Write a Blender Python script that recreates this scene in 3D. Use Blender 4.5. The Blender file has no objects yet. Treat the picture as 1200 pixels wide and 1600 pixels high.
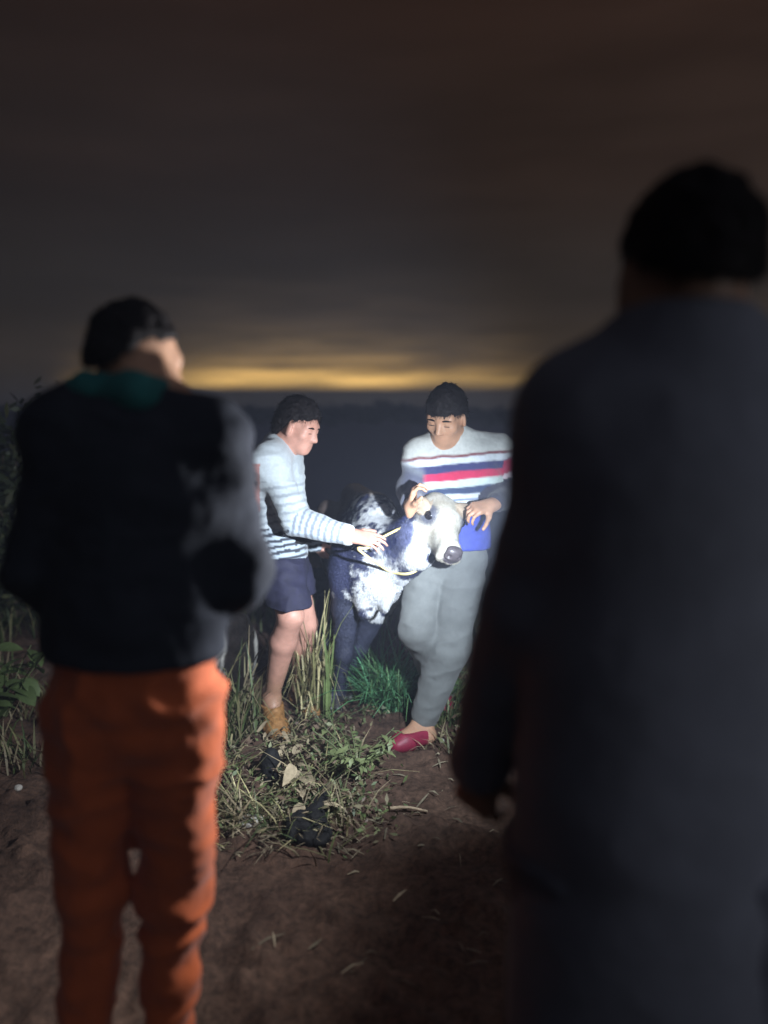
import bpy, math, random
import numpy as np
from mathutils import Vector, Matrix

C = bpy.context.scene
COL = C.collection
rad = math.radians
random.seed(7)
rng = np.random.default_rng(7)

# ------------------------------------------------------------------ camera
H, PITCH, F = 1.5, rad(7.9), 1155.0
cam_d = bpy.data.cameras.new('camera')
cam_d.sensor_fit = 'VERTICAL'; cam_d.sensor_height = 36.0; cam_d.lens = 36.0 * F / 1600.0
cam_d.clip_start = 0.05; cam_d.clip_end = 20000
cam_d.dof.use_dof = True; cam_d.dof.focus_distance = 3.0; cam_d.dof.aperture_fstop = .85
cam = bpy.data.objects.new('camera', cam_d); COL.objects.link(cam)
cam.location = (0, 0, H); cam.rotation_euler = (math.pi / 2 - PITCH, 0, 0)
C.camera = cam

# ------------------------------------------------------------------ night sky
FILL_EL, FILL_AZ = rad(38), rad(140)       # azimuth measured clockwise from +Y: behind the camera, to the right
w = bpy.data.worlds.new('World'); C.world = w; w.use_nodes = True
nt = w.node_tree; nt.nodes.clear()
def N(t, **kw):
    n = nt.nodes.new(t)
    for k, v in kw.items(): setattr(n, k, v)
    return n
L = nt.links.new
out = N('ShaderNodeOutputWorld')
tc = N('ShaderNodeTexCoord'); sep = N('ShaderNodeSeparateXYZ'); L(tc.outputs['Generated'], sep.inputs[0])
# cloud streaks, stretched along the horizon
mp = N('ShaderNodeMapping'); mp.inputs['Scale'].default_value = (1.6, 1.6, 9.5); L(tc.outputs['Generated'], mp.inputs[0])
nz = N('ShaderNodeTexNoise'); nz.inputs['Scale'].default_value = 1.5; nz.inputs['Detail'].default_value = 5; nz.inputs['Roughness'].default_value = .55
L(mp.outputs[0], nz.inputs['Vector'])
# height of the direction, wobbled by the clouds
def math_n(op, a, b=None, clamp=False):
    m = N('ShaderNodeMath', operation=op, use_clamp=clamp)
    for i, v in enumerate((a, b)):
        if v is None: continue
        if isinstance(v, (int, float)): m.inputs[i].default_value = v
        else: L(v, m.inputs[i])
    return m.outputs[0]
wob = math_n('MULTIPLY', math_n('SUBTRACT', nz.outputs['Fac'], .5), .035)
zz = math_n('ADD', sep.outputs['Z'], wob)
ramp = N('ShaderNodeValToRGB'); L(zz, ramp.inputs[0])
cr = ramp.color_ramp; cr.interpolation = 'EASE'
stops = [(0.0, (.030, .026, .025)), (.026, (.030, .025, .022)), (.06, (.036, .027, .021)), (.15, (.0210, .0168, .0150)), (.30, (.0205, .0132, .0105)), (.50, (.0215, .0118, .0088)), (1, (.0150, .0084, .0066))]
cr.elements[0].position, cr.elements[0].color = stops[0][0], (*stops[0][1], 1)
cr.elements[1].position, cr.elements[1].color = stops[-1][0], (*stops[-1][1], 1)
for p, c in stops[1:-1]:
    e = cr.elements.new(p); e.color = (*c, 1)
# glow of a town behind the hills: a band low over the horizon, strongest a little left of straight ahead
nrm = N('ShaderNodeVectorMath', operation='NORMALIZE')
flat = N('ShaderNodeCombineXYZ'); L(sep.outputs['X'], flat.inputs[0]); L(sep.outputs['Y'], flat.inputs[1]); L(flat.outputs[0], nrm.inputs[0])
dot = N('ShaderNodeVectorMath', operation='DOT_PRODUCT'); L(nrm.outputs[0], dot.inputs[0])
ga = rad(-5.5); dot.inputs[1].default_value = (math.sin(ga), math.cos(ga), 0)
az = N('ShaderNodeValToRGB'); L(dot.outputs['Value'], az.inputs[0]); az.color_ramp.interpolation = 'EASE'
az.color_ramp.elements[0].position = math.cos(rad(19)); az.color_ramp.elements[0].color = (0, 0, 0, 1)
az.color_ramp.elements[1].position = 1; az.color_ramp.elements[1].color = (1, 1, 1, 1)
e = az.color_ramp.elements.new(math.cos(rad(10.5))); e.color = (.40, .40, .40, 1)
band = N('ShaderNodeValToRGB'); L(math_n('ADD', sep.outputs['Z'], math_n('MULTIPLY', wob, .35)), band.inputs[0]); band.color_ramp.interpolation = 'EASE'
b = band.color_ramp
b.elements[0].position = .024; b.elements[0].color = (0, 0, 0, 1)
b.elements[1].position = .19; b.elements[1].color = (0, 0, 0, 1)
for p, c in ((.031, (.70, .42, .12)), (.036, (.95, .57, .155)), (.046, (.66, .39, .11)), (.060, (.26, .160, .055)), (.078, (.095, .062, .028)), (.115, (.022, .015, .009))):
    e = b.elements.new(p); e.color = (*c, 1)
mp2 = N('ShaderNodeMapping'); mp2.inputs['Scale'].default_value = (3, 3, 26); L(tc.outputs['Generated'], mp2.inputs[0])
nz2 = N('ShaderNodeTexNoise'); nz2.inputs['Scale'].default_value = 2.6; nz2.inputs['Detail'].default_value = 4; L(mp2.outputs[0], nz2.inputs['Vector'])
pat = N('ShaderNodeMapRange'); L(nz2.outputs['Fac'], pat.inputs[0]); pat.inputs['From Min'].default_value = .32; pat.inputs['From Max'].default_value = .66; pat.inputs['To Min'].default_value = .45; pat.inputs['To Max'].default_value = 1.25
azp = N('ShaderNodeMix', data_type='RGBA', blend_type='MULTIPLY'); azp.inputs['Factor'].default_value = 1; L(az.outputs[0], azp.inputs[6]); L(pat.outputs[0], azp.inputs[7])
glow = N('ShaderNodeMix', data_type='RGBA', blend_type='MULTIPLY'); glow.inputs['Factor'].default_value = 1
L(band.outputs[0], glow.inputs[6]); L(azp.outputs[2], glow.inputs[7])
cl = N('ShaderNodeMapRange'); L(nz.outputs['Fac'], cl.inputs[0]); cl.inputs['From Min'].default_value = .3; cl.inputs['From Max'].default_value = .7; cl.inputs['To Min'].default_value = .80; cl.inputs['To Max'].default_value = 1.2
glw = N('ShaderNodeMix', data_type='RGBA', blend_type='ADD'); glw.inputs['Factor'].default_value = 1
L(ramp.outputs[0], glw.inputs[6]); L(glow.outputs[2], glw.inputs[7])
cm = N('ShaderNodeMix', data_type='RGBA', blend_type='MULTIPLY'); cm.inputs['Factor'].default_value = 1
L(glw.outputs[2], cm.inputs[6]); L(cl.outputs[0], cm.inputs[7])
side = N('ShaderNodeMapRange'); L(sep.outputs['X'], side.inputs[0]); side.inputs['From Min'].default_value = -.5; side.inputs['From Max'].default_value = .5; side.inputs['To Min'].default_value = .72; side.inputs['To Max'].default_value = 1.45
bg1 = N('ShaderNodeBackground'); L(side.outputs[0], bg1.inputs['Strength']); L(cm.outputs[2], bg1.inputs[0])
sky = N('ShaderNodeTexSky'); sky.sky_type = 'NISHITA'; sky.sun_disc = False; sky.sun_elevation = FILL_EL; sky.sun_rotation = FILL_AZ
bg2 = N('ShaderNodeBackground'); bg2.inputs['Strength'].default_value = .00015; L(sky.outputs[0], bg2.inputs[0])
add = N('ShaderNodeAddShader'); L(bg1.outputs[0], add.inputs[0]); L(bg2.outputs[0], add.inputs[1]); L(add.outputs[0], out.inputs[0])

# added soft fill lamp, no moon in view; lifts the tall man's back
sd = bpy.data.lights.new('soft_fill', 'SUN'); sd.energy = .28; sd.angle = rad(110); sd.color = (.70, .80, 1.0)
so = bpy.data.objects.new('soft_fill', sd); COL.objects.link(so)
md = Vector((math.sin(FILL_AZ) * math.cos(FILL_EL), math.cos(FILL_AZ) * math.cos(FILL_EL), math.sin(FILL_EL)))
so.rotation_euler = (-md).to_track_quat('-Z', 'Y').to_euler()

def P(px, py, Y):
    """world point seen at photograph pixel (px, py), Y metres in front of the camera"""
    dx = (px - 600) / F; du = (800 - py) / F
    d = np.array([dx, math.cos(PITCH) + du * math.sin(PITCH), -math.sin(PITCH) + du * math.cos(PITCH)])
    return np.array([0, 0, H]) + d * (Y / d[1])

# the hand torch that the man at the right holds in front of his chest: a hot spot and a wide spill
TORCH = Vector((.42, 1.78, 1.22))
def spot(name, target, energy, cone, blend, color, size):
    d = bpy.data.lights.new(name, 'SPOT'); d.energy = energy; d.spot_size = rad(cone); d.spot_blend = blend
    d.color = color; d.shadow_soft_size = size
    o = bpy.data.objects.new(name, d); COL.objects.link(o); o.location = TORCH
    o.rotation_euler = (Vector(target) - TORCH).to_track_quat('-Z', 'Y').to_euler(); return o
spot('torch_beam', P(590, 850, 3.2), 205, 36, 1.0, (.80, .90, 1.0), .012)
spot('torch_halo', P(590, 940, 3.2), 200, 92, 1.0, (.78, .89, 1.0), .02)
spot('torch_spill', (-1.2, 2.2, 1.35), 115, 158, .7, (.95, .97, 1.0), .03)
# a second torch, out of the frame at the right (its rays streak in at the right edge), on the tall man's back
TORCH = Vector((1.75, .05, 1.25))
spot('second_torch', (.74, 1.0, 1.2), 20, 66, 1.0, (.93, .96, 1.0), .25)

C.view_settings.view_transform = 'Standard'; C.view_settings.look = 'None'
C.view_settings.exposure = 0; C.view_settings.gamma = 1; C.view_settings.use_curve_mapping = False
C.render.engine = 'CYCLES'
C.cycles.use_denoising = True
C.cycles.max_bounces = 5
C.cycles.volume_bounces = 0
C.cycles.sample_clamp_indirect = 2.0

# ------------------------------------------------------------------ helpers
def unit(v):
    v = np.asarray(v, float); return v / (np.linalg.norm(v) + 1e-9)

def hashn(i, j, k, seed):
    n = (i * 374761393 + j * 668265263 + k * 1274126177 + seed * 951274213) & 0x7fffffff
    n = (n ^ (n >> 13)) * 1274126177 & 0x7fffffff
    return ((n ^ (n >> 16)) & 0xffff) / 65535.0
def vnoise(p, scale, seed=0):
    q = np.asarray(p, float) * scale
    i0 = np.floor(q).astype(np.int64); f = q - i0; f = f * f * (3 - 2 * f)
    r = 0
    for a in (0, 1):
        for b_ in (0, 1):
            for c in (0, 1):
                wt = (f[:, 0] if a else 1 - f[:, 0]) * (f[:, 1] if b_ else 1 - f[:, 1]) * (f[:, 2] if c else 1 - f[:, 2])
                r = r + wt * hashn(i0[:, 0] + a, i0[:, 1] + b_, i0[:, 2] + c, seed)
    return r
def fbm(p, scale, octv=4, seed=0):
    r = 0; a = .5; t = 0
    for o in range(octv):
        r = r + a * vnoise(p, scale * 2 ** o, seed + o * 17); t += a; a *= .5
    return r / t

# ---- implicit bodies: smooth unions of tapered capsules and ellipsoids, meshed by surface nets
class Cap:
    def __init__(s, a, b, ra, rb, k=.02, flat=1.0, n=None):
        s.a = np.asarray(a, float); s.b = np.asarray(b, float); s.ra, s.rb, s.k = ra, rb, k
        s.flat = flat; s.n = None if n is None else unit(n)
        m = max(ra, rb) * max(1, flat); s.lo = np.minimum(s.a, s.b) - m; s.hi = np.maximum(s.a, s.b) + m
    def d(s, X, Y, Z):
        ab = s.b - s.a; L2 = max(ab @ ab, 1e-9)
        x, y, z = X - s.a[0], Y - s.a[1], Z - s.a[2]
        t = np.clip((x * ab[0] + y * ab[1] + z * ab[2]) / L2, 0, 1)
        x, y, z = x - t * ab[0], y - t * ab[1], z - t * ab[2]
        if s.n is not None:
            g = (x * s.n[0] + y * s.n[1] + z * s.n[2]) * (1 / s.flat - 1)
            x, y, z = x + g * s.n[0], y + g * s.n[1], z + g * s.n[2]
        return np.sqrt(x * x + y * y + z * z) - (s.ra + (s.rb - s.ra) * t)
class Ell:
    def __init__(s, c, r, axes=None, k=.02, sub=False):
        s.c = np.asarray(c, float); s.r = np.asarray(r, float); s.k = k; s.sub = sub
        s.ax = np.eye(3) if axes is None else np.array([unit(v) for v in axes])
        m = max(r); s.lo = s.c - m; s.hi = s.c + m
    def d(s, X, Y, Z):
        x, y, z = X - s.c[0], Y - s.c[1], Z - s.c[2]
        k0 = 0; k1 = 0
        for i in range(3):
            q = x * s.ax[i, 0] + y * s.ax[i, 1] + z * s.ax[i, 2]
            k0 = k0 + (q / s.r[i]) ** 2; k1 = k1 + (q / s.r[i] ** 2) ** 2
        k0 = np.sqrt(k0); k1 = np.sqrt(k1) + 1e-6
        return k0 * (k0 - 1) / k1
def implicit(prims, h, off=0.0, cuts=(), smooth=1, rough=None):
    """cuts: callables (X,Y,Z) -> signed distance; the solid is kept where it is negative"""
    lo = np.min([p.lo for p in prims], 0) - off - 3 * h; hi = np.max([p.hi for p in prims], 0) + off + 3 * h
    n = np.ceil((hi - lo) / h).astype(int) + 1
    ax = [lo[i] + h * np.arange(n[i]) for i in range(3)]
    f = np.full(n, .15, np.float32)
    for p in prims:
        m = p.k + off + 3 * h
        sl = []
        for i in range(3):
            a = max(0, int((p.lo[i] - m - lo[i]) / h)); e_ = min(n[i], int((p.hi[i] + m - lo[i]) / h) + 2); sl.append(slice(a, e_))
        X = ax[0][sl[0]][:, None, None]; Y = ax[1][sl[1]][None, :, None]; Z = ax[2][sl[2]][None, None, :]
        sl = tuple(sl)
        d = (p.d(X, Y, Z)).astype(np.float32); g = f[sl]
        if getattr(p, 'sub', False):
            d = -d; q = np.maximum(p.k - np.abs(d - g), 0) / p.k
            f[sl] = np.maximum(d, g) + q * q * p.k * .25
        else:
            d = d - off
            q = np.maximum(p.k - np.abs(d - g), 0) / p.k
            f[sl] = np.minimum(d, g) - q * q * p.k * .25
    X = ax[0][:, None, None]; Y = ax[1][None, :, None]; Z = ax[2][None, None, :]
    if rough:
        G = np.stack(np.meshgrid(*ax, indexing='ij'), -1).reshape(-1, 3)
        f = (f.ravel() + (fbm(G, rough[1], 4, rough[2]) - .45) * rough[0]).reshape(f.shape).astype(np.float32)
    for c in cuts: f = np.maximum(f, c(X, Y, Z).astype(np.float32))
    s = f < 0
    c8 = np.zeros(n - 1, np.uint8)
    cn = [(a, b_, c) for a in (0, 1) for b_ in (0, 1) for c in (0, 1)]
    def sh(arr, a): return arr[a[0]:arr.shape[0] - 1 + a[0], a[1]:arr.shape[1] - 1 + a[1], a[2]:arr.shape[2] - 1 + a[2]]
    for a in cn: c8 += sh(s, a)
    act = (c8 > 0) & (c8 < 8)
    ijk = np.argwhere(act); idx = np.full(n - 1, -1, np.int64); idx[act] = np.arange(len(ijk))
    val = {a: f[ijk[:, 0] + a[0], ijk[:, 1] + a[1], ijk[:, 2] + a[2]] for a in cn}
    sm = np.zeros((len(ijk), 3)); ct = np.zeros(len(ijk))
    for a in cn:
        for i in range(3):
            if a[i]: continue
            b_ = list(a); b_[i] = 1; b_ = tuple(b_)
            fa, fb = val[a], val[b_]; cr_ = (fa < 0) != (fb < 0)
            t = np.where(cr_, fa / np.where(cr_, fa - fb, 1), 0)
            pos = np.array(a, float)[None] + t[:, None] * (np.array(b_) - np.array(a))[None]
            sm += pos * cr_[:, None]; ct += cr_
    V = lo + h * (ijk + sm / np.maximum(ct, 1)[:, None])
    faces = []
    for i in range(3):
        j, k = (i + 1) % 3, (i + 2) % 3
        a0 = [slice(None)] * 3; a1 = [slice(None)] * 3
        a0[i] = slice(0, -1); a1[i] = slice(1, None)
        dif = s[tuple(a0)] != s[tuple(a1)]
        e_ = np.argwhere(dif)
        ok = (e_[:, j] > 0) & (e_[:, k] > 0) & (e_[:, j] < n[j] - 1) & (e_[:, k] < n[k] - 1); e_ = e_[ok]
        if not len(e_): continue
        def cell(dj, dk):
            q = e_.copy(); q[:, j] -= dj; q[:, k] -= dk; return idx[q[:, 0], q[:, 1], q[:, 2]]
        qd = np.stack([cell(1, 1), cell(0, 1), cell(0, 0), cell(1, 0)], 1)
        ins = s[tuple(e_.T)]
        qd[~ins] = qd[~ins][:, ::-1]
        faces.append(qd)
    Q = np.concatenate(faces); Q = Q[(Q >= 0).all(1)]
    for _ in range(smooth):
        A = np.zeros_like(V); cnt = np.zeros(len(V))
        for a in range(4):
            u, v = Q[:, a], Q[:, (a + 1) % 4]
            for x, y in ((u, v), (v, u)):
                for c in range(3): A[:, c] += np.bincount(x, V[y, c], len(V))
                cnt += np.bincount(x, minlength=len(V))
        V = V * .4 + .6 * A / np.maximum(cnt, 1)[:, None]
    return V, Q
def normals(V, Q):
    n = np.cross(V[Q[:, 2]] - V[Q[:, 0]], V[Q[:, 3 if Q.shape[1] == 4 else 1]] - V[Q[:, 1 if Q.shape[1] == 4 else 0]])
    A = np.zeros_like(V)
    for a in range(Q.shape[1]):
        for c in range(3): A[:, c] += np.bincount(Q[:, a], n[:, c], len(V))
    return A / (np.linalg.norm(A, axis=1, keepdims=True) + 1e-12)

def mesh(name, V, Q, material, parent=None, color=None, smooth=True, origin=None):
    V = np.asarray(V, np.float32); Q = np.asarray(Q, np.int32); k = Q.shape[1]
    org = np.zeros(3) if origin is None else np.asarray(origin, float)
    me = bpy.data.meshes.new(name)
    me.vertices.add(len(V)); me.vertices.foreach_set('co', (V - org).astype(np.float32).ravel())
    me.loops.add(Q.size); me.loops.foreach_set('vertex_index', Q.ravel())
    me.polygons.add(len(Q)); me.polygons.foreach_set('loop_start', np.arange(len(Q), dtype=np.int32) * k)
    me.polygons.foreach_set('loop_total', np.full(len(Q), k, np.int32))
    me.update(calc_edges=True)
    if smooth: me.polygons.foreach_set('use_smooth', np.ones(len(Q), bool))
    if color is not None:
        at = me.color_attributes.new('tint', 'FLOAT_COLOR', 'POINT')
        c4 = np.ones((len(V), 4), np.float32); c4[:, :3] = color; at.data.foreach_set('color', c4.ravel())
    me.materials.append(material)
    o = bpy.data.objects.new(name, me); COL.objects.link(o)
    if parent is not None:
        o.parent = parent; o.location = Vector(org) - parent.location
    else: o.location = Vector(org)
    return o
def thing(name, label, cat, loc, group=None):
    o = bpy.data.objects.new(name, None); COL.objects.link(o); o.location = Vector(loc)
    o.empty_display_size = .1
    tag(o, label, cat, group); return o
def tag(o, label, cat, group=None):
    o['label'] = label; o['category'] = cat
    if group: o['group'] = group
    return o
def struct(o): o['kind'] = 'structure'; return o
def stuff(o): o['kind'] = 'stuff'; return o

# ------------------------------------------------------------------ materials
def mat(name, color=(.5, .5, .5), rough=.8, attr=False, var=.25, vscale=30, bump=.3, bscale=200, bdist=.002, sheen=0, sss=0, spec=.4, trans=0, wave=0):
    m = bpy.data.materials.new(name); m.use_nodes = True; t = m.node_tree; bs = t.nodes['Principled BSDF']
    tcn = t.nodes.new('ShaderNodeTexCoord')
    no = t.nodes.new('ShaderNodeTexNoise'); no.inputs['Scale'].default_value = vscale; no.inputs['Detail'].default_value = 5; no.inputs['Roughness'].default_value = .65
    t.links.new(tcn.outputs['Object'], no.inputs['Vector'])
    mr = t.nodes.new('ShaderNodeMapRange'); mr.inputs['From Min'].default_value = .3; mr.inputs['From Max'].default_value = .7
    mr.inputs['To Min'].default_value = 1 - var; mr.inputs['To Max'].default_value = 1 + var
    t.links.new(no.outputs['Fac'], mr.inputs[0])
    mx = t.nodes.new('ShaderNodeMix'); mx.data_type = 'RGBA'; mx.blend_type = 'MULTIPLY'; mx.inputs['Factor'].default_value = 1
    if attr:
        a = t.nodes.new('ShaderNodeAttribute'); a.attribute_name = 'tint'; t.links.new(a.outputs['Color'], mx.inputs[6])
    else: mx.inputs[6].default_value = (*color, 1)
    t.links.new(mr.outputs[0], mx.inputs[7]); t.links.new(mx.outputs[2], bs.inputs['Base Color'])
    bs.inputs['Roughness'].default_value = rough; bs.inputs['Specular IOR Level'].default_value = spec
    if sheen: bs.inputs['Sheen Weight'].default_value = sheen; bs.inputs['Sheen Roughness'].default_value = .5
    if sss:
        bs.inputs['Subsurface Weight'].default_value = sss; bs.inputs['Subsurface Radius'].default_value = (.012, .005, .003); bs.inputs['Subsurface Scale'].default_value = 1
    if trans: bs.inputs['Transmission Weight'].default_value = 0
    if bump:
        bn = t.nodes.new('ShaderNodeTexNoise'); bn.inputs['Scale'].default_value = bscale; bn.inputs['Detail'].default_value = 4
        t.links.new(tcn.outputs['Object'], bn.inputs['Vector'])
        bp = t.nodes.new('ShaderNodeBump'); bp.inputs['Strength'].default_value = bump; bp.inputs['Distance'].default_value = bdist
        t.links.new(bn.outputs['Fac'], bp.inputs['Height']); t.links.new(bp.outputs[0], bs.inputs['Normal'])
    return m
M = {}
M['skin_tan'] = mat('skin_tan', (.42, .235, .15), .5, var=.12, vscale=25, bump=.15, bscale=300, bdist=.001, sss=.12)
M['skin_pink'] = mat('skin_pink', (.50, .26, .20), .5, var=.12, vscale=25, bump=.15, bscale=300, bdist=.001, sss=.12)
M['skin_leg'] = mat('skin_leg', attr=True, rough=.5, var=.15, vscale=25, bump=.15, bscale=300, bdist=.001, sss=.1)
M['skin_dark'] = mat('skin_dark', (.22, .13, .09), .5, var=.12, vscale=25, bump=.1, bscale=300, bdist=.001, sss=.1)
M['hair'] = mat('hair', (.010, .008, .009), .7, var=.4, vscale=80, bump=.4, bscale=350, spec=.15)
M['knit'] = mat('knit', attr=True, rough=.9, var=.10, vscale=60, bump=.5, bscale=420, bdist=.002, sheen=.2)
M['jacket_navy'] = mat('jacket_navy', (.015, .018, .028), .9, var=.25, vscale=9, bump=.3, bscale=260, spec=.2)
M['jacket_grey'] = mat('jacket_grey', (.098, .106, .138), .85, var=.14, vscale=7, bump=.3, bscale=240, sheen=.1)
M['teal'] = mat('teal_cloth', (.012, .13, .13), .85, var=.2, bump=.3)
M['orange'] = mat('orange_cloth', (.44, .088, .020), .85, var=.12, vscale=12, bump=.3, bscale=300, sheen=.15)
M['trousers_dark'] = mat('trousers_dark', (.07, .075, .10), .85, var=.2, vscale=10, bump=.3)
M['trousers_grey'] = mat('trousers_grey', (.135, .142, .14), .85, var=.1, vscale=22, bump=.4, bscale=350, sheen=.1)
M['shorts_navy'] = mat('shorts_navy', (.014, .014, .036), .8, var=.25, bump=.3)
M['blue'] = mat('blue_cloth', (.045, .065, .33), .8, var=.15, bump=.3)
M['maroon'] = mat('maroon_shoe', (.22, .018, .045), .5, var=.2, bump=.2)
M['brown_shoe'] = mat('brown_shoe', (.26, .13, .045), .6, var=.4, vscale=45, bump=.5, bscale=120)
M['coat'] = mat('coat', attr=True, rough=.75, var=.15, vscale=50, bump=.5, bscale=180, bdist=.004)
M['fur'] = mat('fur', attr=True, rough=.6, var=.2, vscale=60, bump=0)
M['hoof'] = mat('hoof', (.03, .027, .028), .45, var=.3, bump=.2)
M['nose'] = mat('nose_leather', (.055, .045, .050), .4, var=.25, vscale=90, bump=.4, bscale=300, bdist=.0015)
M['eye'] = mat('eye', (.008, .007, .010), .06, var=.1, bump=0, spec=.6)
M['lash'] = mat('lash', (.03, .02, .018), .7, bump=0)
M['rope'] = mat('rope', (.66, .54, .24), .7, var=.2, vscale=150, bump=.6, bscale=300)
M['soil'] = None
M['leaf'] = mat('leaf', attr=True, rough=.55, var=.25, vscale=35, bump=.2, bscale=90)
M['bark'] = mat('bark', (.08, .06, .045), .9, var=.4, bump=.6, bscale=60, bdist=.01)
M['husk'] = mat('husk', attr=True, rough=.85, var=.4, vscale=28, bump=.6, bscale=90, bdist=.006)
M['black_cloth'] = mat('black_cloth', (.004, .004, .005), .8, var=.3, bump=.4, bscale=60, bdist=.006)
M['stone'] = mat('stone', (.40, .385, .355), .85, var=.35, vscale=22, bump=.6, bscale=70, bdist=.006)
M['wood'] = mat('forest', (.035, .036, .058), .95, var=.5, vscale=.2, bump=0)
M['hills'] = mat('hill', (.085, .070, .060), .95, var=.2, vscale=.004, bump=0)

def soil_mat():
    m = bpy.data.materials.new('soil'); m.use_nodes = True; t = m.node_tree; bs = t.nodes['Principled BSDF']; lk = t.links.new
    tcn = t.nodes.new('ShaderNodeTexCoord')
    def noise(s, d=6):
        n = t.nodes.new('ShaderNodeTexNoise'); n.inputs['Scale'].default_value = s; n.inputs['Detail'].default_value = d; n.inputs['Roughness'].default_value = .65
        lk(tcn.outputs['Object'], n.inputs['Vector']); return n
    a = noise(2.2); r = t.nodes.new('ShaderNodeValToRGB'); lk(a.outputs['Fac'], r.inputs[0])
    r.color_ramp.elements[0].position = .32; r.color_ramp.elements[0].color = (.062, .037, .028, 1)
    r.color_ramp.elements[1].position = .70; r.color_ramp.elements[1].color = (.135, .083, .060, 1)
    bnn = noise(38); r2 = t.nodes.new('ShaderNodeValToRGB'); lk(bnn.outputs['Fac'], r2.inputs[0])
    r2.color_ramp.elements[0].position = .35; r2.color_ramp.elements[0].color = (.55, .55, .55, 1)
    r2.color_ramp.elements[1].position = .72; r2.color_ramp.elements[1].color = (1.45, 1.4, 1.35, 1)
    mx = t.nodes.new('ShaderNodeMix'); mx.data_type = 'RGBA'; mx.blend_type = 'MULTIPLY'; mx.inputs['Factor'].default_value = 1
    lk(r.outputs[0], mx.inputs[6]); lk(r2.outputs[0], mx.inputs[7]); lk(mx.outputs[2], bs.inputs['Base Color'])
    bs.inputs['Roughness'].default_value = .92; bs.inputs['Specular IOR Level'].default_value = .25
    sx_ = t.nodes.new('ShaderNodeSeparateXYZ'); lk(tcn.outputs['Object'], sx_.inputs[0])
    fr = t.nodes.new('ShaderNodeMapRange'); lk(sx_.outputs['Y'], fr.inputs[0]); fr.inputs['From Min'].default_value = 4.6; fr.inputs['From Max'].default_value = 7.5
    vg = t.nodes.new('ShaderNodeMix'); vg.data_type = 'RGBA'; lk(fr.outputs[0], vg.inputs['Factor']); lk(mx.outputs[2], vg.inputs[6]); vg.inputs[7].default_value = (.075, .075, .125, 1); lk(vg.outputs[2], bs.inputs['Base Color'])  # far ground blends to blue: the veil of haze put into its colour
    cn = noise(70, 8); bp = t.nodes.new('ShaderNodeBump'); bp.inputs['Strength'].default_value = .8; bp.inputs['Distance'].default_value = .012
    lk(cn.outputs['Fac'], bp.inputs['Height']); lk(bp.outputs[0], bs.inputs['Normal'])
    return m
M['soil'] = soil_mat()

# ------------------------------------------------------------------ ground and far land
def sstep(a, b, x):
    t = np.clip((x - a) / (b - a), 0, 1); return t * t * (3 - 2 * t)
def ground_z(x, y):
    p = np.stack([x, y, np.zeros_like(x)], 1)
    near = 1 - sstep(8, 30, np.abs(y)) * 1
    z = (fbm(p, 1.3, 3, 3) - .5) * .07 + (fbm(p, 7, 4, 5) - .5) * .055 + np.maximum(fbm(p, 16, 3, 9) - .52, 0) * .13
    z = z * (1 - sstep(10, 40, np.hypot(x, y)))
    far = np.maximum(y - 4.9, 0); d = np.hypot(x * .8, y)
    p2 = np.stack([x, y, 0 * x], 1)
    z = z - 2.6 * sstep(0, 14, far) + (3.72 + .5 * (fbm(p2, .12, 3, 41) - .5)) * sstep(20, 38, d) * (y > 0)
    return z
def gz(x, y): return float(ground_z(np.array([float(x)]), np.array([float(y)]))[0])
def axis(lo, hi, step, far, growth=1.16):
    a = list(np.arange(lo, hi + step / 2, step)); s = step; v = a[-1]
    while v < far: s *= growth; v += s; a.append(v)
    s = step; v = a[0]; pre = []
    while v > -far: s *= growth; v -= s; pre.append(v)
    return np.array(pre[::-1] + a)
xs = axis(-2.2, 1.6, .022, 58); ys = axis(1.3, 4.9, .022, 58)
GX, GY = np.meshgrid(xs, ys, indexing='ij')
V = np.stack([GX.ravel(), GY.ravel(), ground_z(GX.ravel(), GY.ravel())], 1)
ii, jj = np.meshgrid(np.arange(len(xs) - 1), np.arange(len(ys) - 1), indexing='ij'); q0 = (ii * len(ys) + jj).ravel()
struct(mesh('ground', V, np.stack([q0, q0 + len(ys), q0 + len(ys) + 1, q0 + 1], 1), M['soil']))

# distant wood along the near ridge, one mass
def leaf_quads(cent, nrm_, size, col, asp=.55):
    """little pointed leaf quads; returns V, Q, colours"""
    n = len(cent); t = np.cross(nrm_, rng.normal(size=(n, 3))); t /= np.linalg.norm(t, axis=1, keepdims=True) + 1e-9
    b_ = np.cross(nrm_, t); s = np.asarray(size).reshape(-1, 1) * np.ones((n, 1))
    V = np.stack([cent - t * s, cent + b_ * s * asp, cent + t * s, cent - b_ * s * asp], 1).reshape(-1, 3)
    return V, np.arange(4 * n).reshape(-1, 4), np.repeat(col, 4, 0)
Vs = []
for i in range(1300):
    a = rad(random.uniform(-55, 55)); d = random.uniform(35, 46)
    x, y = math.sin(a) * d, math.cos(a) * d
    hgt = random.uniform(.25, .55) * (1 + .7 * (random.random() ** 6))
    z0 = gz(x, y)
    n = 60; dirs = rng.normal(size=(n, 3)); dirs /= np.linalg.norm(dirs, axis=1, keepdims=True)
    Vs.append(np.array([x, y, z0 + hgt * .35]) + dirs * np.array([.42, .42, hgt * .6]) * rng.uniform(.6, 1.1, (n, 1)))
c = np.concatenate(Vs); nn = rng.normal(size=c.shape); nn /= np.linalg.norm(nn, axis=1, keepdims=True)
V, Q, cc = leaf_quads(c, nn, .11, np.zeros((len(c), 3)), .8)
stuff(mesh('distant_woods', V, Q, M['wood'], smooth=False))

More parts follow.
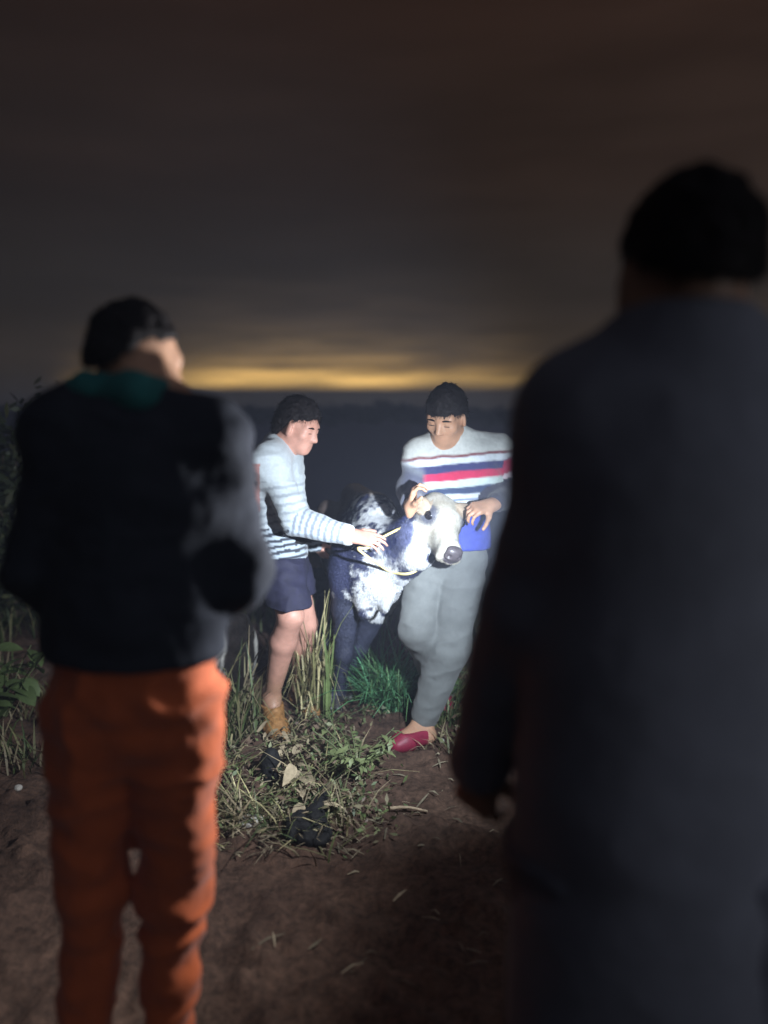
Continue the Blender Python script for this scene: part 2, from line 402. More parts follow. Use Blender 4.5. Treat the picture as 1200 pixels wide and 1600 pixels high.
# ------------------------------------------------------------------ people
def axes(up, face):
    up = unit(up); f = unit(np.asarray(face) - up * (up @ np.asarray(face))); r = np.cross(f, up); return r, f, up   # right-hand of the person, face, up
def head_prims(c, up, face, s=1.0):
    r, f, u = axes(up, face); c = np.asarray(c, float)
    g = lambda x, y, z: c + (r * x + f * y + u * z) * s
    A = (r, f, u)
    pr = [Ell(g(0, -.012, .028), np.array([.073, .092, .088]) * s, A, .02),
          Ell(g(0, .022, -.030), np.array([.060, .066, .078]) * s, A, .03),
          Ell(g(0, .052, -.088), np.array([.030, .028, .024]) * s, A, .03),
          Cap(g(-.042, .062, .022), g(.042, .062, .022), .017 * s, .017 * s, .02),
          Ell(g(-.043, .054, -.022), np.array([.024, .022, .022]) * s, A, .02), Ell(g(.043, .054, -.022), np.array([.024, .022, .022]) * s, A, .02)]
    for sx in (-1, 1):
        pr.append(Ell(g(sx * .032, .090, .004), np.array([.017, .014, .012]) * s, A, .012, sub=True))
        pr.append(Ell(g(sx * .031, .070, .003), np.array([.014, .013, .0125]) * s, A, .004))
        pr.append(Ell(g(sx * .077, -.005, -.012), np.array([.010, .020, .032]) * s, (r * 1 + f * -.5 * sx, f + r * .5 * sx, u), .006))
    pr += [Cap(g(0, .076, .012), g(0, .098, -.030), .0085 * s, .0130 * s, .012),
           Ell(g(-.012, .088, -.034), np.array([.009, .010, .008]) * s, A, .006), Ell(g(.012, .088, -.034), np.array([.009, .010, .008]) * s, A, .006),
           Cap(g(-.021, .074, -.058), g(.021, .074, -.058), .0075 * s, .0075 * s, .006), Cap(g(-.018, .073, -.071), g(.018, .073, -.071), .0085 * s, .0085 * s, .006),
           Ell(g(0, .092, -.0645), np.array([.024, .010, .0022]) * s, A, .003, sub=True)]
    return pr, g, A
def tube(pts, r, sides=6):
    pts = np.asarray(pts, float); n = len(pts); rr = np.ones(n) * r
    T = np.gradient(pts, axis=0); T /= np.linalg.norm(T, axis=1, keepdims=True) + 1e-9
    up = np.array([0, 0, 1.]) if abs(T[0, 2]) < .9 else np.array([1., 0, 0]); V = []
    for i in range(n):
        b_ = unit(np.cross(T[i], up)); up = np.cross(b_, T[i])
        for k in range(sides):
            a = 2 * math.pi * k / sides; V.append(pts[i] + (b_ * math.cos(a) + up * math.sin(a)) * rr[i])
    Q = [(i * sides + k, i * sides + (k + 1) % sides, (i + 1) * sides + (k + 1) % sides, (i + 1) * sides + k) for i in range(n - 1) for k in range(sides)]
    return np.array(V), np.array(Q)
def join(parts):
    V = []; Q = []; o = 0
    for v, q in parts: V.append(v); Q.append(np.asarray(q) + o); o += len(v)
    return np.concatenate(V), np.concatenate(Q)
def face_parts(root, g, s, lash=True):
    for sx in (-1, 1):
        v, q = tube([g(sx * (.031 + d), .084 - abs(d) * .28, -.0045 - abs(d) * .1) for d in np.linspace(-.014, .014, 7)], .0016 * s)
        mesh('eyelashes', v, q, M['lash'], root)
        v, q = tube([g(sx * (.032 + d), .083 - max(d, 0) * .35, .021 - abs(d) * .15) for d in np.linspace(-.020, .022, 7)], np.array([.002, .004, .0045, .0045, .004, .003, .0015]) * s)
        mesh('eyebrow', v, q, M['hair'], root)
def hair_mesh(root, g, A, s, line, back, strands=2500, seed=1, thick=.014, ln=.03):
    """hair shell kept above the hairline function line(x, y, z) in head coordinates (negative = hair)"""
    r, f, u = A; c = g(0, 0, 0)
    pr = [Ell(g(0, -.016, .034), np.array([.073 + thick * .75, .092 + thick * .8, .090 + thick]) * s, A, .02), Ell(g(0, -.055, -.02), np.array([.062 + thick * .4, .045 + thick, .06]) * s, A, .03)]
    def cut(X, Y, Z):
        x, y, z = X - c[0], Y - c[1], Z - c[2]
        return line((x * r[0] + y * r[1] + z * r[2]) / s, (x * f[0] + y * f[1] + z * f[2]) / s, (x * u[0] + y * u[1] + z * u[2]) / s)
    V, Q = implicit(pr, .0055, 0, [cut])
    n = normals(V, Q); V = V + n * ((fbm(V, 55, 3, seed) - .45) * .022)[:, None]
    # strands
    k = rng.integers(0, len(V), strands); b_ = V[k]; nn = n[k]
    flow = -f * back + (-u) * (1 - back) + rng.normal(size=(strands, 3)) * .45
    flow = flow - nn * (flow * nn).sum(1, keepdims=True) * .75; flow /= np.linalg.norm(flow, axis=1, keepdims=True) + 1e-9
    side = np.cross(flow, nn); l = rng.uniform(.5, 1.2, (strands, 1)) * ln * s
    a = b_ - side * .0009; d = b_ + side * .0009; m1 = b_ + flow * l * .5 + nn * l * .22; tip = b_ + flow * l + nn * l * .16
    SV = np.stack([a, d, m1 + side * .0007, m1 - side * .0007, tip, tip], 1)
    SV = SV[:, [0, 1, 2, 3]]; o = len(V)
    S2 = np.stack([m1 - side * .0007, m1 + side * .0007, tip + side * .0002, tip - side * .0002], 1)
    SV = np.concatenate([SV.reshape(-1, 3), S2.reshape(-1, 3)]); SQ = np.arange(len(SV)).reshape(-1, 4) + o
    return mesh('hair', np.concatenate([V, SV]), np.concatenate([Q, SQ]), M['hair'], root)

def hand_prims(wrist, d, n, thumb_side, curl=(.25, .35, .3), size=1.0, spread=.10, thumb_curl=.3):
    """d: finger direction, n: the way the palm faces, thumb_side: +1 / -1 along d x n"""
    d = unit(d); n = unit(np.asarray(n) - d * (d @ np.asarray(n))); s = np.cross(d, n) * thumb_side; wrist = np.asarray(wrist, float)
    pr = []; z = size
    pr.append(Cap(wrist - d * .03 * z, wrist + d * .02 * z, .026 * z, .028 * z, .02, .7, n))
    for i, (o, ln, fr) in enumerate(((.030, .073, .0092), (.010, .081, .0095), (-.010, .076, .0090), (-.028, .060, .0078))):
        k = wrist + (d * (.088 - .006 * abs(i - 1)) + s * o) * z
        pr.append(Cap(wrist + (d * .012 + s * o * .55) * z, k, .017 * z, .0125 * z, .014))
    def rot(v, ax, a): return v * math.cos(a) + np.cross(ax, v) * math.sin(a) + ax * (ax @ v) * (1 - math.cos(a))
    bendax = np.cross(d, n)     # rotating d about this turns it towards n
    for i, (o, ln, fr) in enumerate(((.030, .073, .0092), (.010, .081, .0095), (-.010, .076, .0090), (-.028, .060, .0078))):
        k = wrist + (d * (.088 - .006 * abs(i - 1)) + s * o) * z
        dd = unit(d + s * (o / .03) * spread)
        for j, fl in enumerate((.45, .31, .24)):
            dd = rot(dd, bendax, curl[j] * (1 + .12 * i)); e_ = k + dd * ln * fl * z
            pr.append(Cap(k, e_, fr * (1 - .10 * j) * z, fr * (.9 - .12 * j) * z, .003 if j == 0 else .002)); k = e_
    k = wrist + (d * .022 + s * .026 + n * .006) * z; dd = unit(d * .62 + s * .75 + n * .28)
    for j, (ln, fr) in enumerate(((.042, .0155), (.034, .0108), (.028, .0098))):
        e_ = k + dd * ln * z; pr.append(Cap(k, e_, fr * z, fr * .85 * z, .010 if j == 0 else .003)); k = e_
        dd = unit(dd + d * thumb_curl + n * thumb_curl * .6)
    return pr
def torso_prims(pel, waist, chest, neck, shL, shR, front, hipw, waistw, chestw, flat=.62, shr=.058, neckr=.056, k=.06, headc=None):
    pr = [Cap(pel, waist, hipw, waistw, k, flat, front), Cap(waist, chest, waistw, chestw, k, flat, front),
          Cap(chest, neck, chestw, .07, k, flat, front),
          Cap(shL, shR, shr * .95, shr * .95, k, .9, front), Cap(neck, shL, neckr * .95, shr, k), Cap(neck, shR, neckr * .95, shr, k)]
    return pr
def limb(a, b, c, r, k=.03):
    return [Cap(a, b, r[0], r[1], k), Cap(b, c, r[1], r[2], k)]
def calfy(a, b, ra, rm, rb, back, k=.02):
    m = a + (b - a) * .30 + np.asarray(back) * .012
    return [Cap(a, m, ra, rm, k), Cap(m, b, rm, rb, k)]
def foot_prims(heel, toe, ank, s=1.0):
    heel, toe, ank = map(np.asarray, (heel, toe, ank)); d = unit(toe - heel); l = np.linalg.norm(toe - heel); side = unit(np.cross(d, (0, 0, 1)))
    up = np.array([0, 0, 1.])
    return [Cap(ank, heel + up * .035, .036 * s, .036 * s, .03), Cap(heel + up * .034, heel + d * l * .62 + up * .032, .034 * s, .034 * s, .03),
            Cap(ank + d * .01, heel + d * l * .6 + up * .036, .034 * s, .028 * s, .04),
            Cap(heel + d * l * .55 + side * .018 + up * .026, toe - d * .022 + side * .012 + up * .020, .028 * s, .020 * s, .03),
            Cap(heel + d * l * .55 - side * .018 + up * .026, toe - d * .035 - side * .018 + up * .020, .026 * s, .018 * s, .03)]
def floor_cut(z): return lambda X, Y, Z: z - Z + 0 * X + 0 * Y
def above(z): return lambda X, Y, Z: z - Z + 0 * X + 0 * Y        # keep what lies above z
def below(z): return lambda X, Y, Z: Z - z + 0 * X + 0 * Y
def plane(p, n):
    n = unit(n); p = np.asarray(p); return lambda X, Y, Z: (X - p[0]) * n[0] + (Y - p[1]) * n[1] + (Z - p[2]) * n[2]   # keep the side the normal points away from
def folds(V, Q, amp, scale=(9, 9, 22), seed=0, fine=.35):
    n = normals(V, Q); q = V * np.array(scale)
    w1 = 1 - np.abs(fbm(q, 1, 2, seed) * 2 - 1) * 2; w2 = fbm(V, 42, 2, seed + 5) - .5
    return V + n * (amp * (w1 - .45) + amp * fine * w2)[:, None]
def seg_t(V, a, b):
    ab = b - a; t = ((V - a) @ ab) / (ab @ ab); d = np.linalg.norm(V - a - np.clip(t, 0, 1)[:, None] * ab, axis=1); return t, d
PX = lambda V: np.stack([600 + F * V[:, 0] / (V[:, 1] * math.cos(PITCH) + (H - V[:, 2]) * math.sin(PITCH)),
                         800 - F * ((V[:, 2] - H) * math.cos(PITCH) + V[:, 1] * math.sin(PITCH)) / (V[:, 1] * math.cos(PITCH) + (H - V[:, 2]) * math.sin(PITCH))], 1)

# ---- the man in the striped sweater, holding the calf's head
def striped_man():
    root = thing('person', 'person in pale sweater with crimson and navy bands, holding the calf by its ears', 'person', (.3, 3.2, 0), 'people around the calf')
    front = np.array([-.28, -1, 0])
    pel = P(708, 868, 3.30); waist = P(712, 812, 3.30); chest = P(715, 742, 3.27); neck = P(707, 690, 3.24)
    sA = P(660, 712, 3.22); sB = P(776, 708, 3.32)          # as seen: left, right
    eA = P(641, 764, 3.24); wA = P(642, 792, 3.05); eB = P(796, 772, 3.30); wB = P(766, 790, 3.09)
    hipA, kA, aA = P(668, 885, 3.32), P(653, 985, 3.22), P(692, 1088, 3.58)
    hipB, kB, aB = P(722, 888, 3.30), P(700, 1010, 3.22), P(662, 1126, 3.24)
    hc = P(697, 651, 3.16)
    hp, g, A = head_prims(hc, (-.10, -.42, .9), (-.45, -.85, -.55), 1.0)
    skinP = hp + [Cap(neck, hc + np.array([.005, .03, -.05]), .055, .052, .03)]
    body = torso_prims(pel, waist, chest, neck, sA, sB, front, .145, .125, .150)
    arms = limb(sA, eA, wA, (.048, .040, .030)) + limb(sB, eB, wB, (.048, .040, .030))
    legs = limb(hipA, kA, aA, (.085, .056, .036)) + limb(hipB, kB, aB, (.085, .056, .036))
    heelB, toeB = np.array([*P(668, 1150, 3.20)[:2], 0.0]), np.array([*P(608, 1160, 3.10)[:2], 0.0])
    for v in (heelB, toeB): v[2] = gz(v[0], v[1]) + .004
    heelA = aA.copy(); heelA[2] = gz(*aA[:2]) + .004; toeA = heelA + np.array([-.02, -.2, 0]); 
    feet = foot_prims(heelB, toeB, aB) + foot_prims(heelA, toeA, np.array([aA[0], aA[1], .09]))
    hands = hand_prims(wA, np.array([.12, -.25, .75]), np.array([.9, -.15, 0]), -1, (.55, .95, .6), .95) + \
            hand_prims(wB, P(730, 797, 3.02) - wB, np.array([-.15, .45, -.8]), 1, (.55, .85, .6), .98)
    V, Q = implicit(skinP + body + arms + legs + feet + hands, .0058)
    mesh('body', V, Q, M['skin_tan'], root)
    face_parts(root, g, 1.0)
    hair_mesh(root, g, A, 1.0, lambda x, y, z: np.maximum(.022 - z + np.maximum(y - .02, 0) * .25 + np.minimum(y + .0, 0) * .9, -1), .2, 2600, 11, .013, .022)
    # sweater
    sw = torso_prims(pel + np.array([0, 0, .10]), waist, chest, neck, sA, sB, front, .160, .152, .168, .68, .066, .060)
    sw += [Cap(sA, eA, .062, .054, .05), Cap(eA, eA + (wA - eA) * .72, .052, .038, .03), Cap(sB, eB, .064, .058, .05), Cap(eB, eB + (wB - eB) * .8, .056, .040, .03)]
    hem = P(715, 795, 3.2)[2]
    V, Q = implicit(sw, .0062, .006, [lambda X, Y, Z: np.where(Z < hem, (hem - Z) + 0 * X + 0 * Y, -.1), plane(P(703, 668, 3.2), (-.05, -.42, 1)),
        plane(wA + (wA - eA) * .0, wA - eA), ], 2) if False else implicit(sw, .0062, .006, [above(hem), plane(P(702, 664, 3.2), (-.05, -.30, 1))], 2)
    V = folds(V, Q, .007, (7, 7, 16), 3)
    px = PX(V); col = np.tile(np.array([.44, .455, .435]), (len(V), 1))
    yb = px[:, 1] + (px[:, 0] - 700) * .085 + (fbm(V, 20, 2, 4) - .5) * 4
    for a, b_, c in ((711, 715.5, (.16, .05, .06)), (715.5, 726, (.52, .56, .60)), (726, 737.5, (.032, .036, .12)), (738.5, 751, (.46, .022, .080)), (751, 762.5, (.46, .54, .52)), (762.5, 773, (.030, .05, .11)), (773, 781, (.52, .56, .60)), (781, 784.5, (.12, .16, .26)), (784.5, 900, (.50, .54, .58))):
        m_ = np.clip((yb - a) / 2.2 + .5, 0, 1)[:, None]; col = col * (1 - m_) + np.array(c) * m_
    tA, dA = seg_t(V, sA, eA); tB, dB = seg_t(V, sB, eB); _, dC = seg_t(V, eA, wA); _, dD = seg_t(V, eB, wB)
    wA_ = np.clip((.088 - np.minimum(dA, dC)) / .014, 0, 1) * np.clip((668 - px[:, 0]) / 9, 0, 1) * np.clip((tA - .10) / .12, 0, 1)
    kf = np.clip((tA - .12) / .42, 0, 1)[:, None]; ca = (1 - kf) * np.array([.26, .29, .32]) + kf * np.array([.065, .070, .105]); wA_ = np.maximum(wA_, (dC < .07) * (px[:, 0] < 672))[:, None]
    col = col * (1 - wA_) + ca * wA_
    mB = (dB < .085) & (px[:, 0] > 772)
    for a, b_, c in ((-1, -.02, (.55, .57, .57)), (-.02, .06, (.30, .25, .31)), (.06, .16, (.52, .50, .55)), (.16, .22, (.20, .12, .18)), (.22, .5, (.40, .04, .10)), (.5, .62, (.60, .50, .54)), (.62, 2, (.028, .028, .045))):
        col[mB & (tB >= a) & (tB < b_)] = c
    col[(dD < .075) & ((px[:, 0] > 776) | (dD < dB)) & (tB > .6)] = (.028, .028, .045)
    mesh('sweater', V, Q, M['knit'], root, col)
    # blue shirt tail below the sweater
    V, Q = implicit([Cap(pel + np.array([.01, -.01, -.03]), waist, .158, .150, .05, .70, front)], .007, .004, [above(P(720, 860, 3.2)[2]), below(hem + .02)], 2)
    mesh('shirt_tail', folds(V, Q, .006, (10, 10, 14), 6), Q, M['blue'], root)
    # baggy trousers
    tr = [Cap(pel, pel + np.array([0, 0, .03]), .155, .150, .05, .70, front), Cap(hipA, kA, .104, .082, .05), Cap(kA, aA, .080, .060, .04), Cap(hipB, kB, .112, .092, .008), Cap(kB, aB + (kB - aB) * .06, .094, .064, .04)]
    V, Q = implicit(tr, .0066, 0, [below(P(720, 848, 3.2)[2]), plane(aB, aB - kB), plane(P(600, 1085, 3.5), (0, 0, -1))] if False else [below(P(720, 850, 3.2)[2]), above(aA[2] - .06)], 2)
    mesh('trousers', folds(V, Q, .008, (7, 7, 13), 9), Q, M['trousers_grey'], root)
    for hl, te, an in ((heelB, toeB, aB), (heelA, toeA, np.array([aA[0], aA[1], .09]))):
        fp = foot_prims(hl, te, an - np.array([0, 0, .02]))[1:]
        top = hl[2] + .062; dd = unit(te - hl)
        V, Q = implicit(fp, .0055, .006, [plane(hl + np.array([0, 0, .072]), np.array([0, 0, 1]) - dd * .05), above(hl[2] - .004)])
        mesh('shoe', V, Q, M['maroon'], root)
    return wA, wB
wA, wB = striped_man()

# ---- the man bending over the calf
def bending_man():
    root = thing('person', 'person in grey knit sweater and navy shorts, one hand laid on the calf', 'person', (-.5, 3.35, 0), 'people around the calf')
    front = unit(np.array([1, -.25, -.25]))
    pel = P(442, 880, 3.36); waist = P(437, 832, 3.36); chest = P(432, 755, 3.36); neck = P(440, 700, 3.36)
    sN = P(421, 722, 3.22); sF = P(445, 722, 3.50)
    eN = P(463, 815, 3.14); wN = P(548, 837, 3.08); eF = P(462, 805, 3.58); wF = P(492, 850, 3.56)
    hipN, kN, aN = P(441, 895, 3.29), P(454, 962, 3.20), P(424, 1092, 3.36)
    hipF, kF, aF = P(452, 895, 3.45), P(478, 975, 3.50), P(466, 1078, 3.62)
    hc = P(467, 668, 3.30)
    hp, g, A = head_prims(hc, (.30, -.05, .92), (.93, -.40, -.35), .98)
    skinP = hp + [Cap(neck, hc + np.array([-.02, .0, -.04]), .055, .052, .03)]
    body = torso_prims(pel, waist, chest, neck, sN, sF, front, .135, .120, .140)
    arms = limb(sN, eN, wN, (.048, .040, .030)) + limb(sF, eF, wF, (.048, .040, .030))
    legs = [Cap(hipN, kN, .085, .060, .03)] + calfy(kN, aN, .055, .060, .034, (-.6, .5, 0)) + [Cap(hipF, kF, .085, .056, .03)] + calfy(kF, aF, .054, .056, .034, (-.6, .5, 0))
    hN = aN + np.array([-.02, .03, 0]); hN[2] = gz(*hN[:2]) + .01; tN = np.array([*P(440, 1140, 3.18)[:2], 0]); tN[2] = gz(*tN[:2]) + .012
    hF = aF.copy(); hF[2] = gz(*hF[:2]) + .01; tF = hF + np.array([.12, -.18, 0])
    feet = foot_prims(hN, tN, aN) + foot_prims(hF, tF, aF)
    hands = hand_prims(wN, P(600, 846, 3.07) - wN, np.array([.1, .55, -.8]), 1, (.20, .30, .25), 1.0, .14) + hand_prims(wF, np.array([.6, -.1, -.7]), np.array([.6, 0, -.5]), 1, (.4, .5, .4), .9)
    V, Q = implicit(skinP + body + arms + legs + feet + hands, .0058)
    base = np.array([.50, .265, .205]); col = np.tile(base, (len(V), 1))
    low = sstep(.42, .12, V[:, 2]); dirt = np.clip(low * (.35 + 1.1 * (fbm(V, 14, 4, 8) - .3)), 0, 1)[:, None]
    col = col * (1 - dirt) + np.array([.23, .145, .075]) * dirt
    mesh('body', V, Q, M['skin_leg'], root, col)
    face_parts(root, g, .98)
    hair_mesh(root, g, A, .98, lambda x, y, z: np.maximum(.034 - z + np.maximum(y - .02, 0) * .5 + np.minimum(y, 0) * 1.15, -1), .35, 2800, 21, .017, .028)
    sw = torso_prims(pel + np.array([0, 0, .03]), waist, chest, neck, sN, sF, front, .142, .138, .150, .74, .068, .064)
    sw += [Cap(sN, eN, .066, .058, .05), Cap(eN, wN - (wN - eN) * .08, .060, .040, .03), Cap(sF, eF, .064, .056, .05), Cap(eF, wF, .056, .046, .03)]
    V, Q = implicit(sw, .0062, .006, [above(P(440, 876, 3.3)[2]), plane(P(447, 686, 3.3), (.42, 0, 1)), plane(wN + (wN - eN) * .02, wN - eN) if False else (lambda X, Y, Z: np.full(np.broadcast_shapes(X.shape, Y.shape, Z.shape), -1.))], 2)
    V = folds(V, Q, .007, (8, 8, 18), 13)
    px = PX(V); tu, du = seg_t(V, sN, eN); tf, df = seg_t(V, eN, wN)
    col = np.tile(np.array([.40, .45, .485]), (len(V), 1))
    light, dark = np.array([.36, .42, .48]), np.array([.075, .095, .13])
    ph = (tf * .27) / .030 + (fbm(V, 18, 2, 5) - .5) * .35
    st = (np.abs((ph % 1) - .5) < .21)
    fore = (df < du) & (df < .09); col[fore] = light; col[fore & st] = (.175, .20, .245)
    cuff = fore & (tf > .93); col[cuff] = (.52, .55, .58)
    lowup = (~fore) & (px[:, 1] > 752)
    ph2 = px[:, 1] / 13.5 + (px[:, 0] - 430) * .012 + (fbm(V, 12, 2, 6) - .5) * .5
    s2 = np.abs((ph2 % 1) - .5) < .17; col[lowup & s2] = (.27, .305, .34)
    hemz = (~fore) & (px[:, 1] > 826); col[hemz] = light * .9
    s3 = np.abs(((px[:, 1] / 10.5 + (px[:, 0] - 430) * .02 + (fbm(V, 16, 2, 7) - .5) * .6) % 1) - .5) < .25; col[hemz & s3] = (.03, .035, .05)
    back = (px[:, 0] < 406) & (px[:, 1] > 725) & (px[:, 1] < 800); col[back] = (.36, .18, .17)
    mesh('sweater', V, Q, M['knit'], root, col)
    bl, q = tube([waist + unit(np.cross(front, (0, 0, 1))) * .118 * math.cos(a) + front * .122 * math.sin(a) + np.array([0, 0, -.002]) for a in np.linspace(0, 2 * math.pi, 33)], .018)
    mesh('belt', bl, q, M['black_cloth'], root)
    sh = [Cap(pel, pel + np.array([0, 0, .04]), .145, .140, .05, .76, front), Cap(hipN, kN, .108, .100, .03), Cap(hipF, kF, .106, .095, .03)]
    V, Q = implicit(sh, .0066, 0, [below(P(440, 868, 3.3)[2]), above(P(440, 949, 3.2)[2])], 2)
    mesh('shorts', folds(V, Q, .010, (8, 8, 14), 19), Q, M['shorts_navy'], root)
    for hl, te, an in ((hN, tN, aN), (hF, tF, aF)):
        fp = foot_prims(hl, te, an - np.array([0, 0, .02]), 1.12)
        V, Q = implicit(fp, .0055, .008, [below(hl[2] + .115), above(hl[2] - .008)])
        n = normals(V, Q); V = V + n * ((fbm(V, 30, 3, 3) - .5) * .014)[:, None]
        mesh('shoe', V, Q, M['brown_shoe'], root)
    return wN
wN = bending_man()

# ---- the man at the left, back to the camera, orange trousers
def orange_man():
    root = thing('person', 'person seen from behind in dark jacket and bright orange trousers', 'person', (-.47, 1.36, 0), 'people around the calf')
    front = unit(np.array([.25, 1, 0])); Y = 1.36; S = .907
    pel = P(208, 1030, Y); waist = P(208, 930, Y); chest = P(212, 745, Y); neck = P(222, 640, Y)
    sL = P(112, 680, Y - .02); sR = P(318, 690, Y + .02)
    eL, wL = P(62, 890, Y), P(130, 960, Y + .25); eR, wR = P(368, 895, Y + .02), P(318, 915, Y + .24)
    hL, kL, aL = P(150, 1100, Y), P(146, 1390, Y + .03), P(118, 1640, Y - .02)
    hR, kR, aR = P(275, 1100, Y), P(272, 1390, Y + .05), P(258, 1640, Y)
    aL[2] = .09; aR[2] = .09
    hc = P(215, 566, Y + .03)
    hp, g, A = head_prims(hc, (.20, .08, .95), (.60, .80, -.2), .84)
    skinP = hp + [Cap(neck, hc + np.array([-.01, .0, -.05]), .052, .050, .03)]
    body = torso_prims(pel, waist, chest, neck, sL, sR, front, .148*S, .125*S, .150*S, .62, .058*S, .056*S)
    arms = limb(sL, eL, wL, (.044, .036, .027)) + limb(sR, eR, wR, (.044, .036, .027))
    legs = limb(hL, kL, aL, (.078, .050, .034)) + limb(hR, kR, aR, (.078, .050, .034))
    feet = []; fl = []
    for a in (aL, aR):
        hl = a + np.array([0, -.02, 0]); hl[2] = gz(*hl[:2]); te = hl + np.array([.07, .23, 0]); feet += foot_prims(hl, te, a); fl.append((hl, te, a))
    hands = hand_prims(wL, (.7, .6, 0), (0, .3, -1), 1, (.5, .6, .4), .95) + hand_prims(wR, (.1, .9, .2), (-.9, .1, 0), 1, (.7, .9, .6), .95)
    V, Q = implicit(skinP + body + arms + legs + feet + hands, .0062)
    mesh('body', V, Q, M['skin_tan'], root); face_parts(root, g, .84)
    hair_mesh(root, g, A, .84, lambda x, y, z: np.maximum(.052 - z + np.maximum(y, 0) * .35 + np.minimum(y + .03, 0) * 1.2, -1), .3, 1500, 31, .008, .018)
    # teal hood at the collar
    V, Q = implicit([Cap(P(138, 616, Y - .03), P(215, 612, Y - .07), .034, .030, .04), Cap(P(215, 612, Y - .07), P(262, 628, Y + .0), .030, .020, .03), Cap(P(148, 612, Y - .03), P(180, 622, Y + .07), .034, .026, .03), Cap(neck - np.array([0, 0, .02]), neck + np.array([.01, 0, .03]), .064, .056, .03)], .006, .002, [plane(neck + np.array([.01, 0, .05]), (.1, .2, 1))], 2)
    mesh('hood', folds(V, Q, .006, (14, 14, 14), 3), Q, M['teal'], root)
    jk = torso_prims(pel, waist, chest, neck, sL, sR, front, .176*S, .172*S, .176*S, .72, .072*S, .066*S)
    jk += [Cap(sL, eL, .070*S, .062*S, .05), Cap(eL, wL, .062*S, .048*S, .03), Cap(sR, eR, .074*S, .068*S, .05), Cap(eR, wR, .068*S, .050*S, .03), Cap(pel, pel - np.array([0, 0, .08]), .178*S, .182*S, .05, .76, front)]
    V, Q = implicit(jk, .0072, .004, [above(P(210, 1042, Y - .1)[2]), plane(neck + np.array([.0, 0, .035]), (.1, .1, 1))], 2)
    mesh('jacket', folds(V, Q, .012, (6, 6, 13), 23), Q, M['jacket_navy'], root)
    tr = [Cap(pel - np.array([0, 0, .06]), pel + np.array([0, 0, .05]), .172*S, .165*S, .05, .74, front), Cap(hL, kL, .104*S, .072*S, .04), Cap(kL, aL + (kL - aL) * .1, .072*S, .046*S, .03), Cap(hR, kR, .106*S, .074*S, .02), Cap(kR, aR + (kR - aR) * .1, .074*S, .046*S, .03)]
    V, Q = implicit(tr, .0068, .002, [below(P(210, 1000, Y)[2]), above(.10)], 2)
    mesh('trousers', folds(V, Q, .014, (8, 8, 13), 29), Q, M['orange'], root)
    for hl, te, a in fl:
        V, Q = implicit(foot_prims(hl, te, a), .0065, .006, [below(hl[2] + .09), above(hl[2] - .004)])
        mesh('shoe', V, Q, M['black_cloth'], root)
orange_man()

